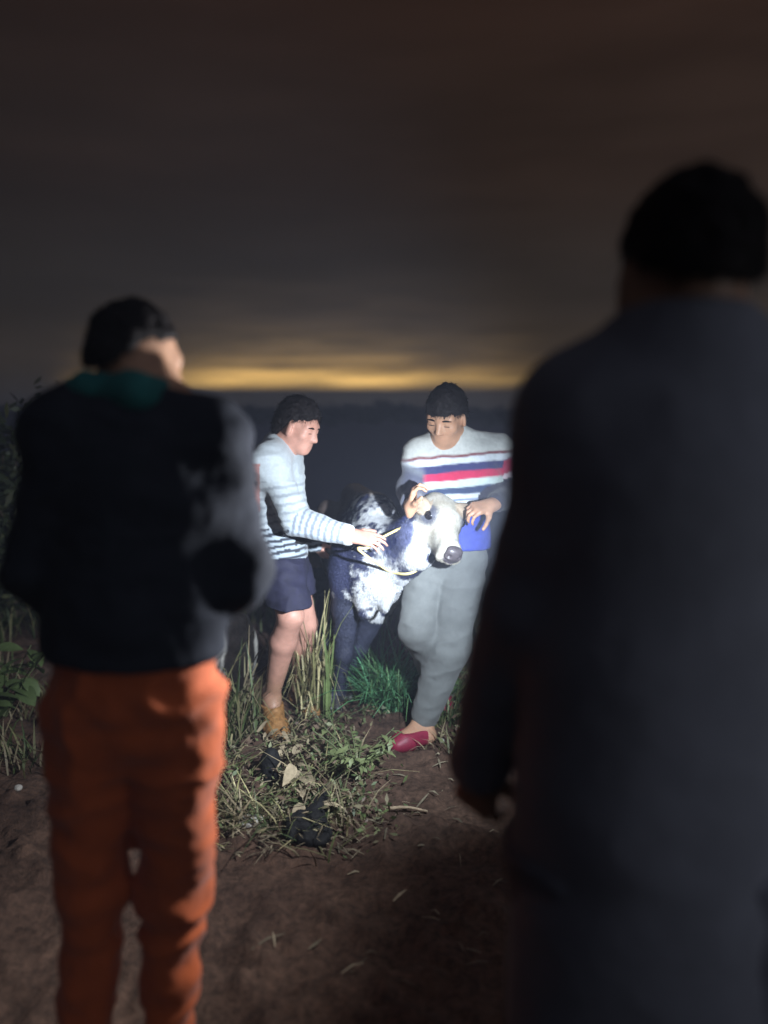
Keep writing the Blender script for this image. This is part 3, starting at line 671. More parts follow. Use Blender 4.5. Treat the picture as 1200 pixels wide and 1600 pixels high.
# ---- the tall man close at the right, back to the camera
def tall_man():
    root = thing('person', 'tall person close at the right, seen from behind, wearing a plain dark grey jacket', 'person', (.4, 1.0, 0), 'people around the calf')
    front = unit(np.array([-.12, 1, 0])); Y = 1.0
    pel = P(1010, 1230, Y); waist = P(1030, 1020, Y); chest = P(1055, 740, Y); neck = P(1068, 545, Y)
    sL = P(912, 655, Y + .01); sR = P(1255, 655, Y)
    eL, wL = P(822, 940, Y + .03), P(750, 1190, Y + .14); eR, wR = P(1290, 960, Y + .06), P(1080, 960, Y + .27)
    hL, kL = P(905, 1290, Y), P(912, 1690, Y + .03); hR, kR = P(1118, 1290, Y), P(1125, 1690, Y + .02)
    aL = np.array([kL[0] - .01, kL[1] - .03, .09]); aR = np.array([kR[0] + .02, kR[1] - .03, .09])
    hc = P(1068, 436, Y + .02)
    hp, g, A = head_prims(hc, (.02, .10, .95), (-.12, .97, -.15), 1.0)
    skinP = hp + [Cap(neck, hc + np.array([.0, -.01, -.05]), .058, .055, .03)]
    body = torso_prims(pel, waist, chest, neck, sL, sR, front, .150, .130, .155)
    arms = limb(sL, eL, wL, (.048, .040, .030)) + limb(sR, eR, wR, (.048, .040, .030))
    legs = limb(hL, kL, aL, (.085, .056, .038)) + limb(hR, kR, aR, (.085, .056, .038))
    feet = []; fl = []
    for a in (aL, aR):
        hl = a + np.array([0, -.02, 0]); hl[2] = gz(*hl[:2]); te = hl + np.array([-.02, .25, 0]); feet += foot_prims(hl, te, a); fl.append((hl, te, a))
    hands = hand_prims(wL, P(738, 1290, Y + .16) - wL, (.5, .8, 0), 1, (.55, .75, .5), .98) + hand_prims(wR, (-.5, .8, .2), (-.8, -.3, -.4), 1, (.7, .9, .6), 1.0)
    V, Q = implicit(skinP + body + arms + legs + feet + hands, .0062)
    mesh('body', V, Q, M['skin_dark'], root); face_parts(root, g, 1.0)
    hair_mesh(root, g, A, 1.0, lambda x, y, z: np.maximum(.030 - z + np.minimum(y - .02, 0) * .45, -.050 - z + np.maximum(np.abs(x) - .045, 0) * 2.2), .15, 5000, 41, .012, .016)
    jk = torso_prims(pel, waist, chest, neck, sL, sR, front, .180, .172, .182, .72, .070, .066)
    jk += [Cap(sL, eL, .072, .058, .05), Cap(eL, wL, .058, .047, .03), Cap(sR, eR, .074, .062, .05), Cap(eR, wR, .062, .050, .03)]
    cz = neck + np.array([0, 0, .045])
    jk += [Cap(neck - np.array([0, 0, .02]), neck + np.array([0, .005, .045]), .078, .064, .04), Cap(pel, pel - np.array([0, 0, .34]), .180, .190, .05, .76, front)]
    V, Q = implicit(jk, .0075, .004, [above(P(1010, 1690, Y)[2]), plane(cz, (0, .25, 1))], 2)
    mesh('jacket', folds(V, Q, .006, (5, 5, 8), 43), Q, M['jacket_grey'], root)
    tr = [Cap(pel, pel + np.array([0, 0, .03]), .172, .162, .05, .74, front), Cap(hL, kL, .108, .080, .04), Cap(kL, aL, .080, .060, .03), Cap(hR, kR, .108, .080, .03), Cap(kR, aR, .080, .060, .03)]
    V, Q = implicit(tr, .0075, .002, [below(P(1010, 1310, Y)[2]), above(.07)], 2)
    mesh('trousers', folds(V, Q, .011, (7, 7, 11), 47), Q, M['trousers_dark'], root)
    for hl, te, a in fl:
        V, Q = implicit(foot_prims(hl, te, a), .0068, .006, [below(hl[2] + .09), above(hl[2] - .004)])
        mesh('shoe', V, Q, M['black_cloth'], root)
tall_man()

# ------------------------------------------------------------------ the calf
def calf():
    root = thing('calf', 'shaggy black and white calf with a cream face, held between the two people', 'calf', (-.1, 3.7, 0))
    chest = P(590, 890, 3.42); sh_ = P(592, 825, 3.50); barrel = P(562, 865, 3.90); rump = P(546, 835, 4.22)
    pr = [Cap(chest, barrel, .150, .185, .08), Cap(sh_, P(560, 835, 3.95), .120, .165, .08), Cap(barrel, rump, .190, .170, .08),
          Ell(P(592, 880, 3.40), (.145, .15, .20), None, .06), Ell(P(540, 880, 3.47), (.075, .12, .18), None, .05), Ell(P(638, 880, 3.48), (.06, .11, .15), None, .05),
          Ell(P(590, 800, 3.58), (.075, .14, .07), None, .06), Ell(P(512, 800, 4.22), (.06, .09, .07), None, .06), Ell(P(585, 795, 4.25), (.06, .09, .07), None, .06),
          Cap(P(553, 775, 4.25), P(585, 795, 3.6), .075, .07, .06),
          Cap(P(602, 862, 3.42), P(655, 838, 3.20), .140, .098, .06), Cap(P(600, 900, 3.36), P(652, 868, 3.17), .095, .066, .05),
          Cap(P(612, 905, 3.32), P(600, 945, 3.32), .055, .040, .04, .5, (1, .4, 0)), Cap(P(570, 925, 3.36), P(572, 955, 3.36), .055, .040, .04)]
    up = lambda v, z: np.array([v[0], v[1], z])
    hoofs = []
    for s_, e_, k_, f_, h_ in ((P(545, 890, 3.44), P(541, 950, 3.47), P(537, 1020, 3.49), P(528, 1080, 3.55), P(521, 1100, 3.52)),
                               (P(620, 895, 3.55), P(588, 955, 3.62), P(560, 1010, 3.68), P(546, 1062, 3.74), P(541, 1085, 3.70))):
        zz_ = gz(h_[0], h_[1]); h_ = up(h_, zz_ + .03)
        pr += [Cap(s_, e_, .088, .066, .05), Cap(e_, k_, .062, .044, .03), Ell(k_, (.046, .048, .055), None, .02), Cap(k_, f_, .040, .032, .02), Cap(f_, h_, .038, .040, .02)]
        hoofs.append(h_)
    for x0 in (505, 585):
        hipp = P(x0, 860, 4.25); st = P(x0 + (-4 if x0 < 540 else 4), 905, 4.12); hk = P(x0, 955, 4.42); ft = P(x0, 1010, 4.34); hf = P(x0, 1022, 4.28)
        hf = up(hf, gz(hf[0], hf[1]) + .03); ft = up(ft, .14); hk = up(hk, .46)
        pr += [Cap(hipp, st, .12, .09, .06), Cap(st, hk, .080, .045, .03), Cap(hk, ft, .042, .033, .02), Cap(ft, hf, .038, .040, .02)]
        hoofs.append(hf)
    # head
    poll = P(688, 788, 3.20); muz = P(712, 848, 2.98)
    fwd = unit(muz - poll); upv = np.array([.42, -.70, .50]); HS = 1.08; f_ = fwd; u_ = unit(upv - f_ * (upv @ f_)); r_ = np.cross(f_, u_); A = (r_, f_, u_)
    hcn = poll + fwd * .06
    g = lambda x, y, z: poll + (r_ * x * 1.04 + f_ * y * .96 + u_ * z) * HS
    EH = lambda c, r, *a, **k: Ell(c, np.array(r) * HS, *a, **k)
    CH = lambda a, b, ra, rb, *r, **k: Cap(a, b, ra * HS, rb * HS, *r, **k)
    pr += [EH(g(0, .045, -.035), (.080, .090, .085), A, .03), CH(g(0, .07, -.040), g(0, .225, -.048), .070, .043, .03), EH(g(0, .255, -.050), (.049, .042, .040), A, .025),
           CH(g(0, .06, -.085), g(0, .22, -.082), .055, .034, .03), CH(g(-.045, .09, -.005), g(.045, .09, -.005), .034, .034, .03), EH(g(0, .0, .012), (.055, .045, .035), A, .03),
           EH(g(-.062, .06, -.06), (.03, .05, .045), A, .03), EH(g(.062, .06, -.06), (.03, .05, .045), A, .03),
           CH(g(0, .02, -.05), P(655, 842, 3.20), .082, .095, .05)]
    for sx in (-1, 1):
        pr.append(EH(g(sx * .072, .092, -.004), (.016, .022, .016), A, .01, sub=True))
        pr.append(EH(g(sx * .026, .292, -.040), (.012, .012, .009), A, .006, sub=True))
        for dz in (.016, -.014): pr.append(CH(g(sx * .070, .076, -.006 + dz), g(sx * .066, .110, -.006 + dz), .007, .006, .008))
    pr.append(CH(g(-.035, .262, -.072), g(.035, .262, -.072), .018, .018, .01))
    pr.append(EH(g(0, .285, -.074), (.05, .02, .0025), A, .004, sub=True))
    # ears, drawn out towards the hands that hold them
    ears = []
    for sx, tip in ((1, wA + np.array([.005, -.045, .03])), (-1, wB + np.array([-.045, -.035, .01]))):
        a = g(sx * .062, .0, -.008); tip = a + (tip - a) * min(1, .15 / np.linalg.norm(tip - a))
        side = g(sx * .062, 0, -.008) - g(0, 0, -.008)
        if sx == -1: pass
        mid = (a + tip) / 2 + np.array([0, -.01, -.01]); ears.append((a, mid, tip))
        pr += [Cap(a, mid, .022, .036, .02, .42, (0, 1, .2)), Cap(mid, tip, .036, .012, .02, .42, (0, 1, .2))]
    tail0 = P(538, 800, 4.42)
    pr += [Cap(tail0, P(520, 900, 4.48), .028, .02, .03), Cap(P(520, 900, 4.48), P(518, 975, 4.46), .02, .03, .02)]
    V, Q = implicit(pr, .0085, 0, (), 1)
    n = normals(V, Q); V = V + n * ((fbm(V, 22, 3, 3) - .5) * .007)[:, None]
    # coat colours
    px = PX(V); q = np.stack([px[:, 0], px[:, 1], V[:, 1] * 60], 1)
    def blot(sc, seed): return fbm(V, sc, 4, seed)
    dark = np.array([.026, .030, .072]); white = np.array([.52, .53, .55]); cream = np.array([.34, .315, .26]); brown = np.array([.095, .070, .062])
    col = np.tile(dark, (len(V), 1))
    x, y = px.T; Yd = V[:, 1]
    n1, n2 = blot(9, 51), blot(34, 61)
    # speckled shoulder and withers
    spk = np.clip(1.25 - np.hypot((x - 590) / 66, (y - 818) / 60), 0, 1) * (Yd < 3.75)
    n3 = fbm(V * np.array([1.6, 1, .8]), 52, 3, 66); spw = np.clip((n2 * .7 + n3 * .5 + n1 * .1 + spk * .46 - .90) * 7, 0, 1)[:, None]; col = col * (1 - spw) + white * spw
    # white chest and throat
    che = np.maximum(1 - np.hypot((x - 598) / 52, (y - 925) / 52), 1 - np.hypot((x - 645) / 36, (y - 862) / 42)) * (Yd < 3.62)
    cw = np.clip((che * 1.9 + (n1 - .5) * 3.6 + (n2 - .5) * 2.2) * 2.6, 0, 1)[:, None]; col = col * (1 - cw) + white * cw
    # dark blotch on the neck side
    nb = np.clip((1 - np.hypot((x - 622) / 24, (y - 842) / 46) + (n1 - .5) * 1.6) * 2.5, 0, 1)[:, None] * (che < .75)[:, None]; col = col * (1 - nb * .9) + np.array([.03, .04, .13]) * nb * .9
    # hind part dark brown, a tan line along the spine
    hb = sstep(3.7, 3.95, Yd)[:, None]; col = col * (1 - hb) + brown * hb
    _, dsp = seg_t(V, P(556, 752, 4.2), P(588, 778, 3.6)); tl = np.clip((.06 - dsp) / .03 + (n2 - .5), 0, 1)[:, None]; col = col * (1 - tl * .8) + np.array([.34, .25, .16]) * tl * .8
    # legs dark
    lg = (V[:, 2] < .62) & (che < .05); col[lg] = np.array([.030, .034, .062]) * (.7 + .6 * n2[lg][:, None])
    # head
    hd = (V - hcn) @ f_; rh = np.linalg.norm(V - (hcn + f_[None] * np.clip(hd, -.08, .2)[:, None]), axis=1)
    hm = np.clip((.135 - rh) / .03, 0, 1) * (Yd < 3.26); hm = hm[:, None]
    hcol = cream * (.85 + .3 * n1[:, None]) + (np.array([.44, .43, .39]) - cream) * np.clip((n2 - .4) * 2, 0, 1)[:, None]
    col = col * (1 - hm) + hcol * hm
    for sx in (-1, 1):
        de = np.linalg.norm((V - g(sx * .070, .092, -.004)) * 1.0, axis=1); e_ = np.clip((.056 - de) / .020, 0, 1)[:, None] * .92; col = col * (1 - e_) + np.array([.05, .055, .085]) * e_
    for a, mid, tip in ears:
        _, d1 = seg_t(V, a, mid); _, d2 = seg_t(V, mid, tip); em = np.minimum(d1, d2) < .045
        col[em & (np.linalg.norm(V - a, axis=1) > .055)] = np.array([.34, .27, .20])
    dn = np.linalg.norm((V - g(0, .298, -.046)) * np.array([1, 1, 1]), axis=1); nm = np.clip((.050 - dn) / .012, 0, 1)[:, None]; col = col * (1 - nm) + np.array([.07, .055, .07]) * nm
    mesh('body', V, Q, M['coat'], root, col)
    # fur strands
    tri = V[Q]; area = np.linalg.norm(np.cross(tri[:, 2] - tri[:, 0], tri[:, 3] - tri[:, 1]), axis=1)
    wgt = area * np.where(tri[:, 0, 1] < 3.9, 1, .4) * np.where(nm[Q[:, 0], 0] > .2, 0, 1) * np.where(hm[Q[:, 0], 0] > .5, 1.6, 1); cnt = 75000
    k = rng.choice(len(Q), cnt, p=wgt / wgt.sum()); uv = rng.uniform(0, 1, (cnt, 2, 1))
    b_ = tri[k, 0] * (1 - uv[:, 0]) * (1 - uv[:, 1]) + tri[k, 1] * uv[:, 0] * (1 - uv[:, 1]) + tri[k, 2] * uv[:, 0] * uv[:, 1] + tri[k, 3] * (1 - uv[:, 0]) * uv[:, 1]
    nn = n[Q[k, 0]]; onhead = hm[Q[k, 0], 0][:, None]
    swirl = np.stack([fbm(b_, 7, 2, 71) - .5, fbm(b_, 7, 2, 72) - .5, fbm(b_, 7, 2, 73) - .5], 1) * 2.6
    flow = np.array([-.15, .25, -.8]) * (1 - onhead) + f_ * onhead * .9 + swirl * (1 - .6 * onhead) + rng.normal(size=(cnt, 3)) * .25
    flow = flow - nn * (flow * nn).sum(1, keepdims=True); flow /= np.linalg.norm(flow, axis=1, keepdims=True) + 1e-9
    l = rng.uniform(.5, 1.25, (cnt, 1)) * (.015 * (1 - onhead) + .007 * onhead); wd = .0011
    sd_ = np.cross(flow, nn); m1 = b_ + flow * l * .5 + nn * l * .20; tp = b_ + flow * l + nn * l * .15
    F1 = np.stack([b_ - sd_ * wd, b_ + sd_ * wd, m1 + sd_ * wd * .8, m1 - sd_ * wd * .8], 1); F2 = np.stack([m1 - sd_ * wd * .8, m1 + sd_ * wd * .8, tp + sd_ * wd * .15, tp - sd_ * wd * .15], 1)
    FV = np.concatenate([F1.reshape(-1, 3), F2.reshape(-1, 3)]); fc = col[Q[k, 0]] * rng.uniform(.7, 1.3, (cnt, 1)); fc = np.repeat(fc, 4, 0); fc = np.concatenate([fc, fc])
    stuff(mesh('fur', FV, np.arange(len(FV)).reshape(-1, 4), M['fur'], root, np.clip(fc, 0, 1), smooth=False))
    # eyes, muzzle, hooves
    for sx in (-1, 1):
        V, Q = implicit([EH(g(sx * .066, .092, -.005), (.022, .024, .022), A)], .003); mesh('eye', V, Q, M['eye'], root)
    V, Q = implicit([EH(g(0, .282, -.042), (.038, .021, .026), A, .01), EH(g(0, .275, -.02), (.034, .02, .016), A, .015)] + [EH(g(sx * .023, .304, -.038), (.011, .014, .009), A, .006, sub=True) for sx in (-1, 1)], .003)
    mesh('muzzle', V, Q, M['nose'], root)
    for h_ in hoofs:
        V, Q = implicit([Cap(h_ + np.array([-.018, 0, .02]), h_ + np.array([-.020, -.03, -.02]), .028, .034, .006), Cap(h_ + np.array([.018, 0, .02]), h_ + np.array([.020, -.03, -.02]), .028, .034, .006)], .006, 0, [above(h_[2] - .034)])
        mesh('hoof', V, Q, M['hoof'], root)
calf()

# rope on the calf: from the withers through the man's hand, round the throat
def catmull(pts, n=10):
    pts = [np.asarray(p) for p in pts]; pts = [2 * pts[0] - pts[1]] + pts + [2 * pts[-1] - pts[-2]]; out_ = []
    for i in range(1, len(pts) - 2):
        for t in np.linspace(0, 1, n, endpoint=False):
            a, b_, c, d = pts[i - 1:i + 3]; out_.append(.5 * ((2 * b_) + (c - a) * t + (2 * a - 5 * b_ + 4 * c - d) * t * t + (3 * b_ - a - 3 * c + d) * t ** 3))
    out_.append(pts[-2]); return np.array(out_)
pts = catmull([P(634, 822, 3.14), P(612, 832, 3.16), P(590, 844, 3.14), P(574, 856, 3.06), P(560, 857, 3.05), P(572, 868, 3.07), P(592, 882, 3.15), P(610, 893, 3.20), P(630, 897, 3.15), P(646, 894, 3.14), P(660, 884, 3.17), P(672, 868, 3.22)], 24)
T = np.gradient(pts, axis=0); T /= np.linalg.norm(T, axis=1, keepdims=True)
parts = []
for k in range(3):
    b_ = np.cross(T, (0, 0, 1.)); b_ /= np.linalg.norm(b_, axis=1, keepdims=True); c = np.cross(b_, T)
    ph = np.arange(len(pts)) * .55 + k * 2.094
    parts.append(tube(pts + b_ * (np.cos(ph) * .0030)[:, None] + c * (np.sin(ph) * .0030)[:, None], .0034, 6))
V, Q = join(parts)
tag(mesh('rope', V, Q, M['rope'], origin=pts[40]), 'yellow twisted rope looped round the calf\'s neck', 'rope')

# ------------------------------------------------------------------ plants
def blades(base, n, spread, hgt, width, lean, cols, seed, droop=.5, seg=4):
    r = np.random.default_rng(seed); Vs, Qs, Cs = [], [], []; o = 0
    for i in range(n):
        a = r.uniform(0, 2 * math.pi); rr = spread * math.sqrt(r.uniform(0, 1))
        x, y = base[0] + rr * math.cos(a), base[1] + rr * math.sin(a); z = gz(x, y) - .01
        hd = r.uniform(0, 2 * math.pi); d = np.array([math.cos(hd), math.sin(hd), 0]) ; s = np.array([-d[1], d[0], 0])
        h_ = hgt * r.uniform(.45, 1.15); ln = lean * r.uniform(.2, 1.3); wd = width * r.uniform(.6, 1.2); dr = droop * r.uniform(0, 1.4)
        c = np.array(cols[r.integers(len(cols))]) * r.uniform(.7, 1.25)
        for k in range(seg + 1):
            t = k / seg; p = np.array([x, y, z]) + d * h_ * ln * t ** 1.6 + np.array([0, 0, h_ * (t - dr * .55 * t ** 3)])
            ww = wd * (1 - t ** 2.2) * (.55 + .9 * min(t * 3, 1) * .5) + .0004
            Vs += [p - s * ww, p + np.array([0, 0, -.12 * ww]), p + s * ww]; Cs += [c * (.8 + .3 * t)] * 3
        for k in range(seg):
            b_ = o + k * 3; Qs += [(b_, b_ + 1, b_ + 4, b_ + 3), (b_ + 1, b_ + 2, b_ + 5, b_ + 4)]
        o += 3 * (seg + 1)
    return np.array(Vs), np.array(Qs), np.array(Cs)
G1 = [(.07, .10, .035), (.095, .115, .045), (.15, .14, .07), (.05, .075, .03)]
DRY = [(.52, .46, .25), (.42, .37, .20), (.24, .23, .10), (.18, .20, .07)]
WEED = (.15, .18, .075)
STRAW = [(.26, .21, .13), (.19, .16, .10), (.13, .13, .06)]
VIV = [(.10, .28, .12), (.13, .34, .17), (.05, .16, .06), (.13, .26, .10)]
def gp(px, py):
    """the point of the ground seen at a pixel"""
    a = PITCH + math.atan((py - 800) / F); Y = H / math.tan(a); return P(px, py, Y)
def tuft(name, label, cat, pos, n, spread, hgt, width, lean, cols, seed, droop=.5, group='grass tufts around the calf'):
    V, Q, c = blades(pos, n, spread, hgt, width, lean, cols, seed, droop)
    o = mesh(name, V, Q, M['leaf'], None, c, origin=(pos[0], pos[1], gz(pos[0], pos[1])))
    return tag(o, label, cat, group)
def at_y(px, Y): return np.array([P(px, 1000, Y)[0], Y])
tuft('grass_tuft', 'tall straw coloured grass tuft right beside the bare leg of the person in shorts', 'grass', at_y(485, 3.50), 170, .07, .70, .0045, .30, DRY, 3, 1.2)
tuft('grass_tuft', 'vivid green grass tuft growing under the chest of the calf', 'grass', at_y(610, 3.60), 420, .12, .36, .0042, 1.1, VIV, 4, .9)
tuft('grass_tuft', 'grey green tall grass between the orange trousers and the bare leg', 'grass', at_y(362, 3.25), 120, .12, .50, .005, .75, G1 + STRAW, 5, 1.0)
tuft('grass_tuft', 'low dark green grass at the heel of the maroon shoe', 'grass', at_y(694, 3.42), 110, .09, .26, .007, .6, G1, 6)
tuft('grass_tuft', 'spiky grass between the calf\'s dark front leg and the bare leg', 'grass', at_y(480, 3.80), 80, .12, .34, .007, .7, G1 + DRY[2:], 8)
tuft('grass_tuft', 'two long upright green blades beside the calf\'s dark front leg', 'grass', at_y(512, 3.40), 7, .02, .52, .010, .15, [(.16, .22, .08)], 14, .1)
# loose ground cover, uncountable
parts = []; cs = []; 
r = np.random.default_rng(77)
for i in range(95):
    px, py = r.uniform(300, 730), r.uniform(1030, 1330)
    if py > 1180 and px > 560: continue
    if 590 < px < 690 and 1120 < py < 1180: continue
    if (365 < px < 475 and 1040 < py < 1260) or (490 < px < 565 and 1060 < py < 1190): continue
    if px > 470 and py < 1110 and r.random() < .5: continue
    p = gp(px, py); V, Q, c = blades(p, r.integers(10, 26), .09, r.uniform(.08, .20), .0042, 1.5, G1 + STRAW + STRAW + DRY[1:3], 100 + i, .6, 3); parts.append((V, Q)); cs.append(c)
for i in range(26):
    px, py = r.uniform(-60, 70), r.uniform(1010, 1250)
    p = gp(px, py); V, Q, c = blades(p, r.integers(8, 20), .10, r.uniform(.10, .26), .005, .9, G1 + STRAW, 400 + i, .6, 3); parts.append((V, Q)); cs.append(c)
for i in range(160):
    x, y = r.uniform(-3.0, 2.4), r.uniform(4.0, 7.5)
    V, Q, c = blades((x, y), r.integers(14, 30), .16, r.uniform(.2, .5), .006, .7, G1, 700 + i, .5, 3); parts.append((V, Q)); cs.append(c)
V, Q = join(parts); stuff(mesh('ground_grass', V, Q, M['leaf'], None, np.concatenate(cs)))
# dry litter and straw lying on the soil
parts = []; cs = []
for i in range(520):
    px, py = r.uniform(330, 900), r.uniform(1100, 1560)
    if r.random() < .55: px = r.uniform(340, 560); py = r.uniform(1130, 1340)
    if py > 1340 and r.random() < .75: continue
    p = gp(px, py); p[2] = gz(p[0], p[1]) + .008
    a = r.uniform(0, 6.28); l = r.uniform(.02, .11); d = np.array([math.cos(a), math.sin(a), r.uniform(-.1, .25)]); s = np.array([-d[1], d[0], .2]) * r.uniform(.0012, .005)
    m_ = p + d * l * .5 + np.array([0, 0, r.uniform(0, .012)]); e_ = p + d * l
    parts.append((np.array([p - s * .5, p + s * .5, m_ + s, m_ - s, e_ + s * .3, e_ - s * .3]), np.array([(0, 1, 2, 3), (3, 2, 4, 5)])))
    cs.append(np.tile(np.array((.30, .25, .17)) * r.uniform(.35, 1.2), (6, 1)))
V, Q = join(parts); stuff(mesh('straw_litter', V, Q, M['husk'], None, np.concatenate(cs)))

# one leaf with a midrib, used again and again
def leaf_mesh(name, ln, wd, col, curl=.25, lobes=0):
    n = 7; V = []; Q = []
    for k in range(n):
        t = k / (n - 1); w_ = wd * math.sin(math.pi * min(1, t * .93 + .07)) ** .8 * (1 + (.35 * math.cos(t * lobes * 6.283) if lobes else 0)); z = -curl * ln * t * t
        V += [(-w_, t * ln, z + .18 * w_), (0, t * ln, z), (w_, t * ln, z + .18 * w_)]
    for k in range(n - 1):
        b_ = k * 3; Q += [(b_, b_ + 1, b_ + 4, b_ + 3), (b_ + 1, b_ + 2, b_ + 5, b_ + 4)]
    V = np.array(V, np.float32); me_o = mesh(name, V, np.array(Q), M['leaf'], None, np.tile(np.array(col), (len(V), 1)))
    return me_o
def leafy_plant(name, label, cat, pos, stems, hgt, leaf, per, seed, spread=.6, scale=(.6, 1.2), group=None):
    r = np.random.default_rng(seed); base = np.array([pos[0], pos[1], gz(pos[0], pos[1]) - .005])
    root = thing(name, label, cat, base, group); st = []; first = True
    for i in range(stems):
        a = r.uniform(0, 6.28); d = np.array([math.cos(a) * spread, math.sin(a) * spread, 1.0]); d = unit(d) * hgt * r.uniform(.6, 1.1)
        mid = base + d * .5 + np.array([0, 0, .1 * hgt]); p = catmull([base, mid, base + d], 6); st.append(tube(p, .0028, 5))
        for j in range(per):
            q = p[int(r.uniform(.25, 1) * (len(p) - 1))]
            o = leaf if first else leaf.copy()
            if not first: COL.objects.link(o)
            first = False; o.parent = root; o.location = Vector(q - base); o.rotation_euler = (r.uniform(-.5, .7), r.uniform(-.5, .5), r.uniform(0, 6.28)); s = r.uniform(*scale); o.scale = (s, s, s)
    V, Q = join(st); mesh('stem', V, Q, M['leaf'], root, np.tile(np.array((.09, .11, .045)), (len(V), 1)))
    return root
leafy_plant('weed', 'leafy olive green weed on bare soil below the maroon shoe', 'plant', gp(560, 1215), 16, .24, leaf_mesh('leaf', .046, .0085, (.15, .18, .075), .35, 2), 9, 5, 1.0, (.6, 1.3))
leafy_plant('weed', 'broad leaved green weed at the left edge beside the orange trousers', 'plant', gp(8, 1130), 12, .42, leaf_mesh('leaf', .12, .036, (.075, .11, .04), .35), 6, 6, .75, (.6, 1.3))
leafy_plant('weed', 'small feathery weed by the striped sweater person\'s rear foot', 'plant', gp(716, 1105), 6, .22, leaf_mesh('leaf', .06, .014, (.08, .12, .045), .3, 3), 5, 9, .8, (.6, 1.1))

# big dark bush standing behind the left man
def bush(name, label, pos, rx, ry, hgt, n, seed, cols, lsize):
    r = np.random.default_rng(seed); z0 = gz(*pos); base = np.array([pos[0], pos[1], z0]); root = thing(name, label, 'bush', base)
    limbs = []; tips = []
    for i in range(26):
        a = r.uniform(0, 6.28); rr = r.uniform(.2, 1); t = base + np.array([math.cos(a) * rx * rr, math.sin(a) * ry * rr, hgt * r.uniform(.35, 1.0) * (1 - .25 * rr)])
        p = catmull([base, base + (t - base) * .45 + r.normal(size=3) * .08 + np.array([0, 0, .1]), t], 8); limbs.append(tube(p, np.linspace(.022, .005, len(p)), 6)); tips.append(t)
        for u_ in (.5, .75): tips.append(p[int(u_ * (len(p) - 1))] + r.normal(size=3) * .12)
    V, Q = join(limbs); mesh('trunk', V, Q, M['bark'], root)
    tips = np.array(tips); c = tips[r.integers(0, len(tips), n)] + r.normal(size=(n, 3)) * np.array([.16, .16, .13])
    c = c[c[:, 2] > z0 + .03]
    nr = r.normal(size=c.shape) + np.array([0, 0, .7]); nr /= np.linalg.norm(nr, axis=1, keepdims=True)
    cl_ = np.array(cols)[r.integers(0, len(cols), len(c))] * r.uniform(.6, 1.3, (len(c), 1))
    V, Q, cc = leaf_quads(c, nr, r.uniform(.6, 1.2, len(c)) * lsize, cl_, .42); stuff(mesh('foliage', V, Q, M['leaf'], root, cc, smooth=False))
bush('bush', 'big dark leafy bush behind the jacket of the person in orange trousers', at_y(20, 5.0), .80, .6, 1.62, 9000, 5, [(.030, .040, .016), (.022, .032, .014), (.045, .05, .02)], .05)

# ------------------------------------------------------------------ small things lying on the ground
heap_at = gp(458, 1215); heap_at[2] = gz(*heap_at[:2]); heap = thing('leaf_litter_heap', 'pale heap of curled dry leaves and stalks below the brown shoe', 'leaf litter', heap_at)
dl = None
r = np.random.default_rng(91)
for i in range(60):
    t = r.uniform(0, 1); px, py = 432 + 55 * t + r.normal() * 15, 1148 + 128 * t + r.normal() * 12
    p = gp(px, py); p[2] = gz(p[0], p[1]) + r.uniform(.03, .10)
    if i % 3 == 0 or dl is None:
        dl = leaf_mesh('dry_leaf', r.uniform(.05, .10), r.uniform(.009, .020), np.array((.36, .29, .19)) * r.uniform(.6, 1.25), r.uniform(.5, 1.3), 0); dl.data.materials[0] = M['husk']; o = dl
    else:
        o = dl.copy(); COL.objects.link(o)
    o.parent = heap; o.location = Vector(p - heap_at); o.rotation_euler = (r.uniform(-.5, .9), r.uniform(-.8, .8), r.uniform(0, 6.28)); k = r.uniform(.7, 1.3); o.scale = (k, k, k)
parts = []
for i in range(70):
    t = r.uniform(0, 1); p = gp(425 + 65 * t + r.normal() * 22, 1140 + 145 * t + r.normal() * 18); p[2] = gz(p[0], p[1]) + r.uniform(.005, .03)
    a = r.uniform(0, 6.28); d = np.array([math.cos(a), math.sin(a), r.uniform(-.1, .5)]) * r.uniform(.03, .12)
    parts.append(tube(catmull([p, p + d * .5 + r.normal(size=3) * .01, p + d], 4), r.uniform(.0015, .005), 5))
V, Q = join(parts); stuff(mesh('dry_stalks', V, Q, M['husk'], heap, np.repeat(rng.uniform(.5, 1.2, (len(V) // 5, 1)), 5, 0) * np.array((.30, .24, .15))))
# low tangled weeds, uncountable little leaves
cs = []; 
for i in range(150):
    px, py = r.uniform(330, 730), r.uniform(1040, 1300)
    if (py > 1190 and px > 600) or (575 < px < 700 and 1100 < py < 1200) or (385 < px < 460 and 1050 < py < 1180): continue
    p = gp(px, py); n = r.integers(14, 40); q = np.array([p[0], p[1], 0]) + r.normal(size=(n, 3)) * np.array([.06, .06, 0]); q[:, 2] = ground_z(q[:, 0], q[:, 1]) + r.uniform(0, .09, n); cs.append(q)
c = np.concatenate(cs); nn = r.normal(size=c.shape) + np.array([0, -.2, .9]); nn /= np.linalg.norm(nn, axis=1, keepdims=True)
lc = np.array([(.12, .16, .06), (.16, .17, .08), (.22, .19, .11), (.08, .11, .045), (.15, .10, .07)])[r.integers(0, 5, len(c))] * r.uniform(.6, 1.2, (len(c), 1))
V, Q, cc = leaf_quads(c, nn, r.uniform(.008, .022, len(c)), lc, .38); stuff(mesh('low_weeds', V, Q, M['leaf'], None, cc, smooth=False))
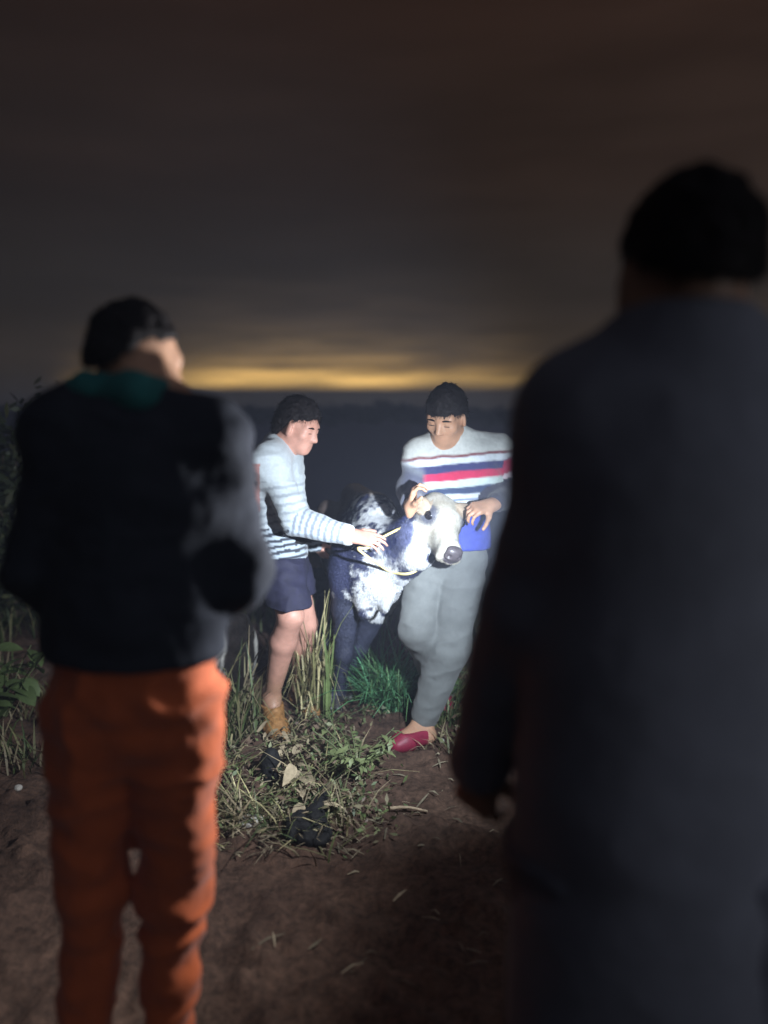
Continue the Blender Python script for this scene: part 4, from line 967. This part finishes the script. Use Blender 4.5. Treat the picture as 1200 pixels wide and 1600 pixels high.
def lump(name, label, cat, px, py, rx, ry, rz, m, seed, amp, extra=None, scale=14):
    c = gp(px, py); c[2] = gz(c[0], c[1]); pr = [Ell(c + np.array([0, 0, rz * .75]), (rx, ry, rz), None, .03)]
    if extra: pr += extra(c)
    V, Q = implicit(pr, max(.004, min(rx, rz) / 12), 0, (), 1, (.07, 13, seed) if name == 'black_lump' else None); n = normals(V, Q); V = V + n * ((fbm(V, scale, 4, seed) - .5) * amp)[:, None]
    return tag(mesh(name, V, Q, m, origin=c), label, cat)
lump('black_lump', 'crumpled black lump with a thin neck lying on the brown soil', 'bag', 478, 1316, .078, .085, .040, M['black_cloth'], 3, .05, lambda c: [Cap(c + np.array([.025, .05, .035]), gp(502, 1250) + np.array([0, 0, .03]), .040, .022, .04), Ell(c + np.array([.04, -.01, .03]), (.05, .05, .035), None, .04)], 18)  # black lump with a narrow neck on the soil
lump('dark_lump', 'small black lump at the left of the pale heap of dry leaves', 'clod', 424, 1212, .045, .05, .085, M['black_cloth'], 5, .03)  # small upright black lump beside the leaf heap
lump('lit_mound', 'pale grey mound standing in for lit background beside the orange trousers', 'mound', 366, 1075, .12, .12, .24, M['stone'], 8, .07, None, 7)  # mound added for the pale lit background, its brightness put into the colour
lump('stone', 'flat pale stone lying left of the black lump', 'stone', 392, 1288, .050, .04, .022, M['stone'], 9, .03)
lump('pebble', 'small pale pebble on dark soil at the left edge', 'stone', 30, 1248, .016, .014, .012, M['stone'], 10, .01)
lump('pebble', 'small round brown pebble near the tall person\'s hanging hand', 'stone', 690, 1165, .013, .012, .010, M['stone'], 11, .008)
a = gp(602, 1272); b_ = gp(668, 1278); pts = catmull([a + np.array([0, 0, gz(*a[:2]) + .012]), (a + b_) / 2 + np.array([0, .01, gz(*a[:2]) + .02]), b_ + np.array([0, 0, gz(*b_[:2]) + .012])], 8)
V, Q = tube(pts, np.linspace(.007, .004, len(pts)), 7); tag(mesh('stick', V, Q, M['husk'], None, np.tile(np.array((.36, .27, .18)), (len(V), 1)), origin=pts[8]), 'short pale stick lying on bare brown soil', 'stick')

# misty night air that the torches light up: one box round everything
def haze():
    hx, lo_, hi_ = 57.0, -4.6, 2.55
    V = np.array([(x, y, z) for z in (lo_, hi_) for y in (-hx, hx) for x in (-hx, hx)]); Q = np.array([(0, 2, 3, 1), (4, 5, 7, 6), (0, 1, 5, 4), (2, 6, 7, 3), (0, 4, 6, 2), (1, 3, 7, 5)])
    m = bpy.data.materials.new('mist'); m.use_nodes = True; t = m.node_tree; t.nodes.clear()
    o_ = t.nodes.new('ShaderNodeOutputMaterial'); v = t.nodes.new('ShaderNodeVolumePrincipled'); v.inputs['Color'].default_value = (.66, .76, 1, 1); v.inputs['Density'].default_value = HAZE; v.inputs['Anisotropy'].default_value = 0.0
    t.links.new(v.outputs[0], o_.inputs['Volume']); stuff(mesh('haze', V, Q, m, smooth=False))
HAZE = .0100
haze()
bpy.context.view_layer.update()
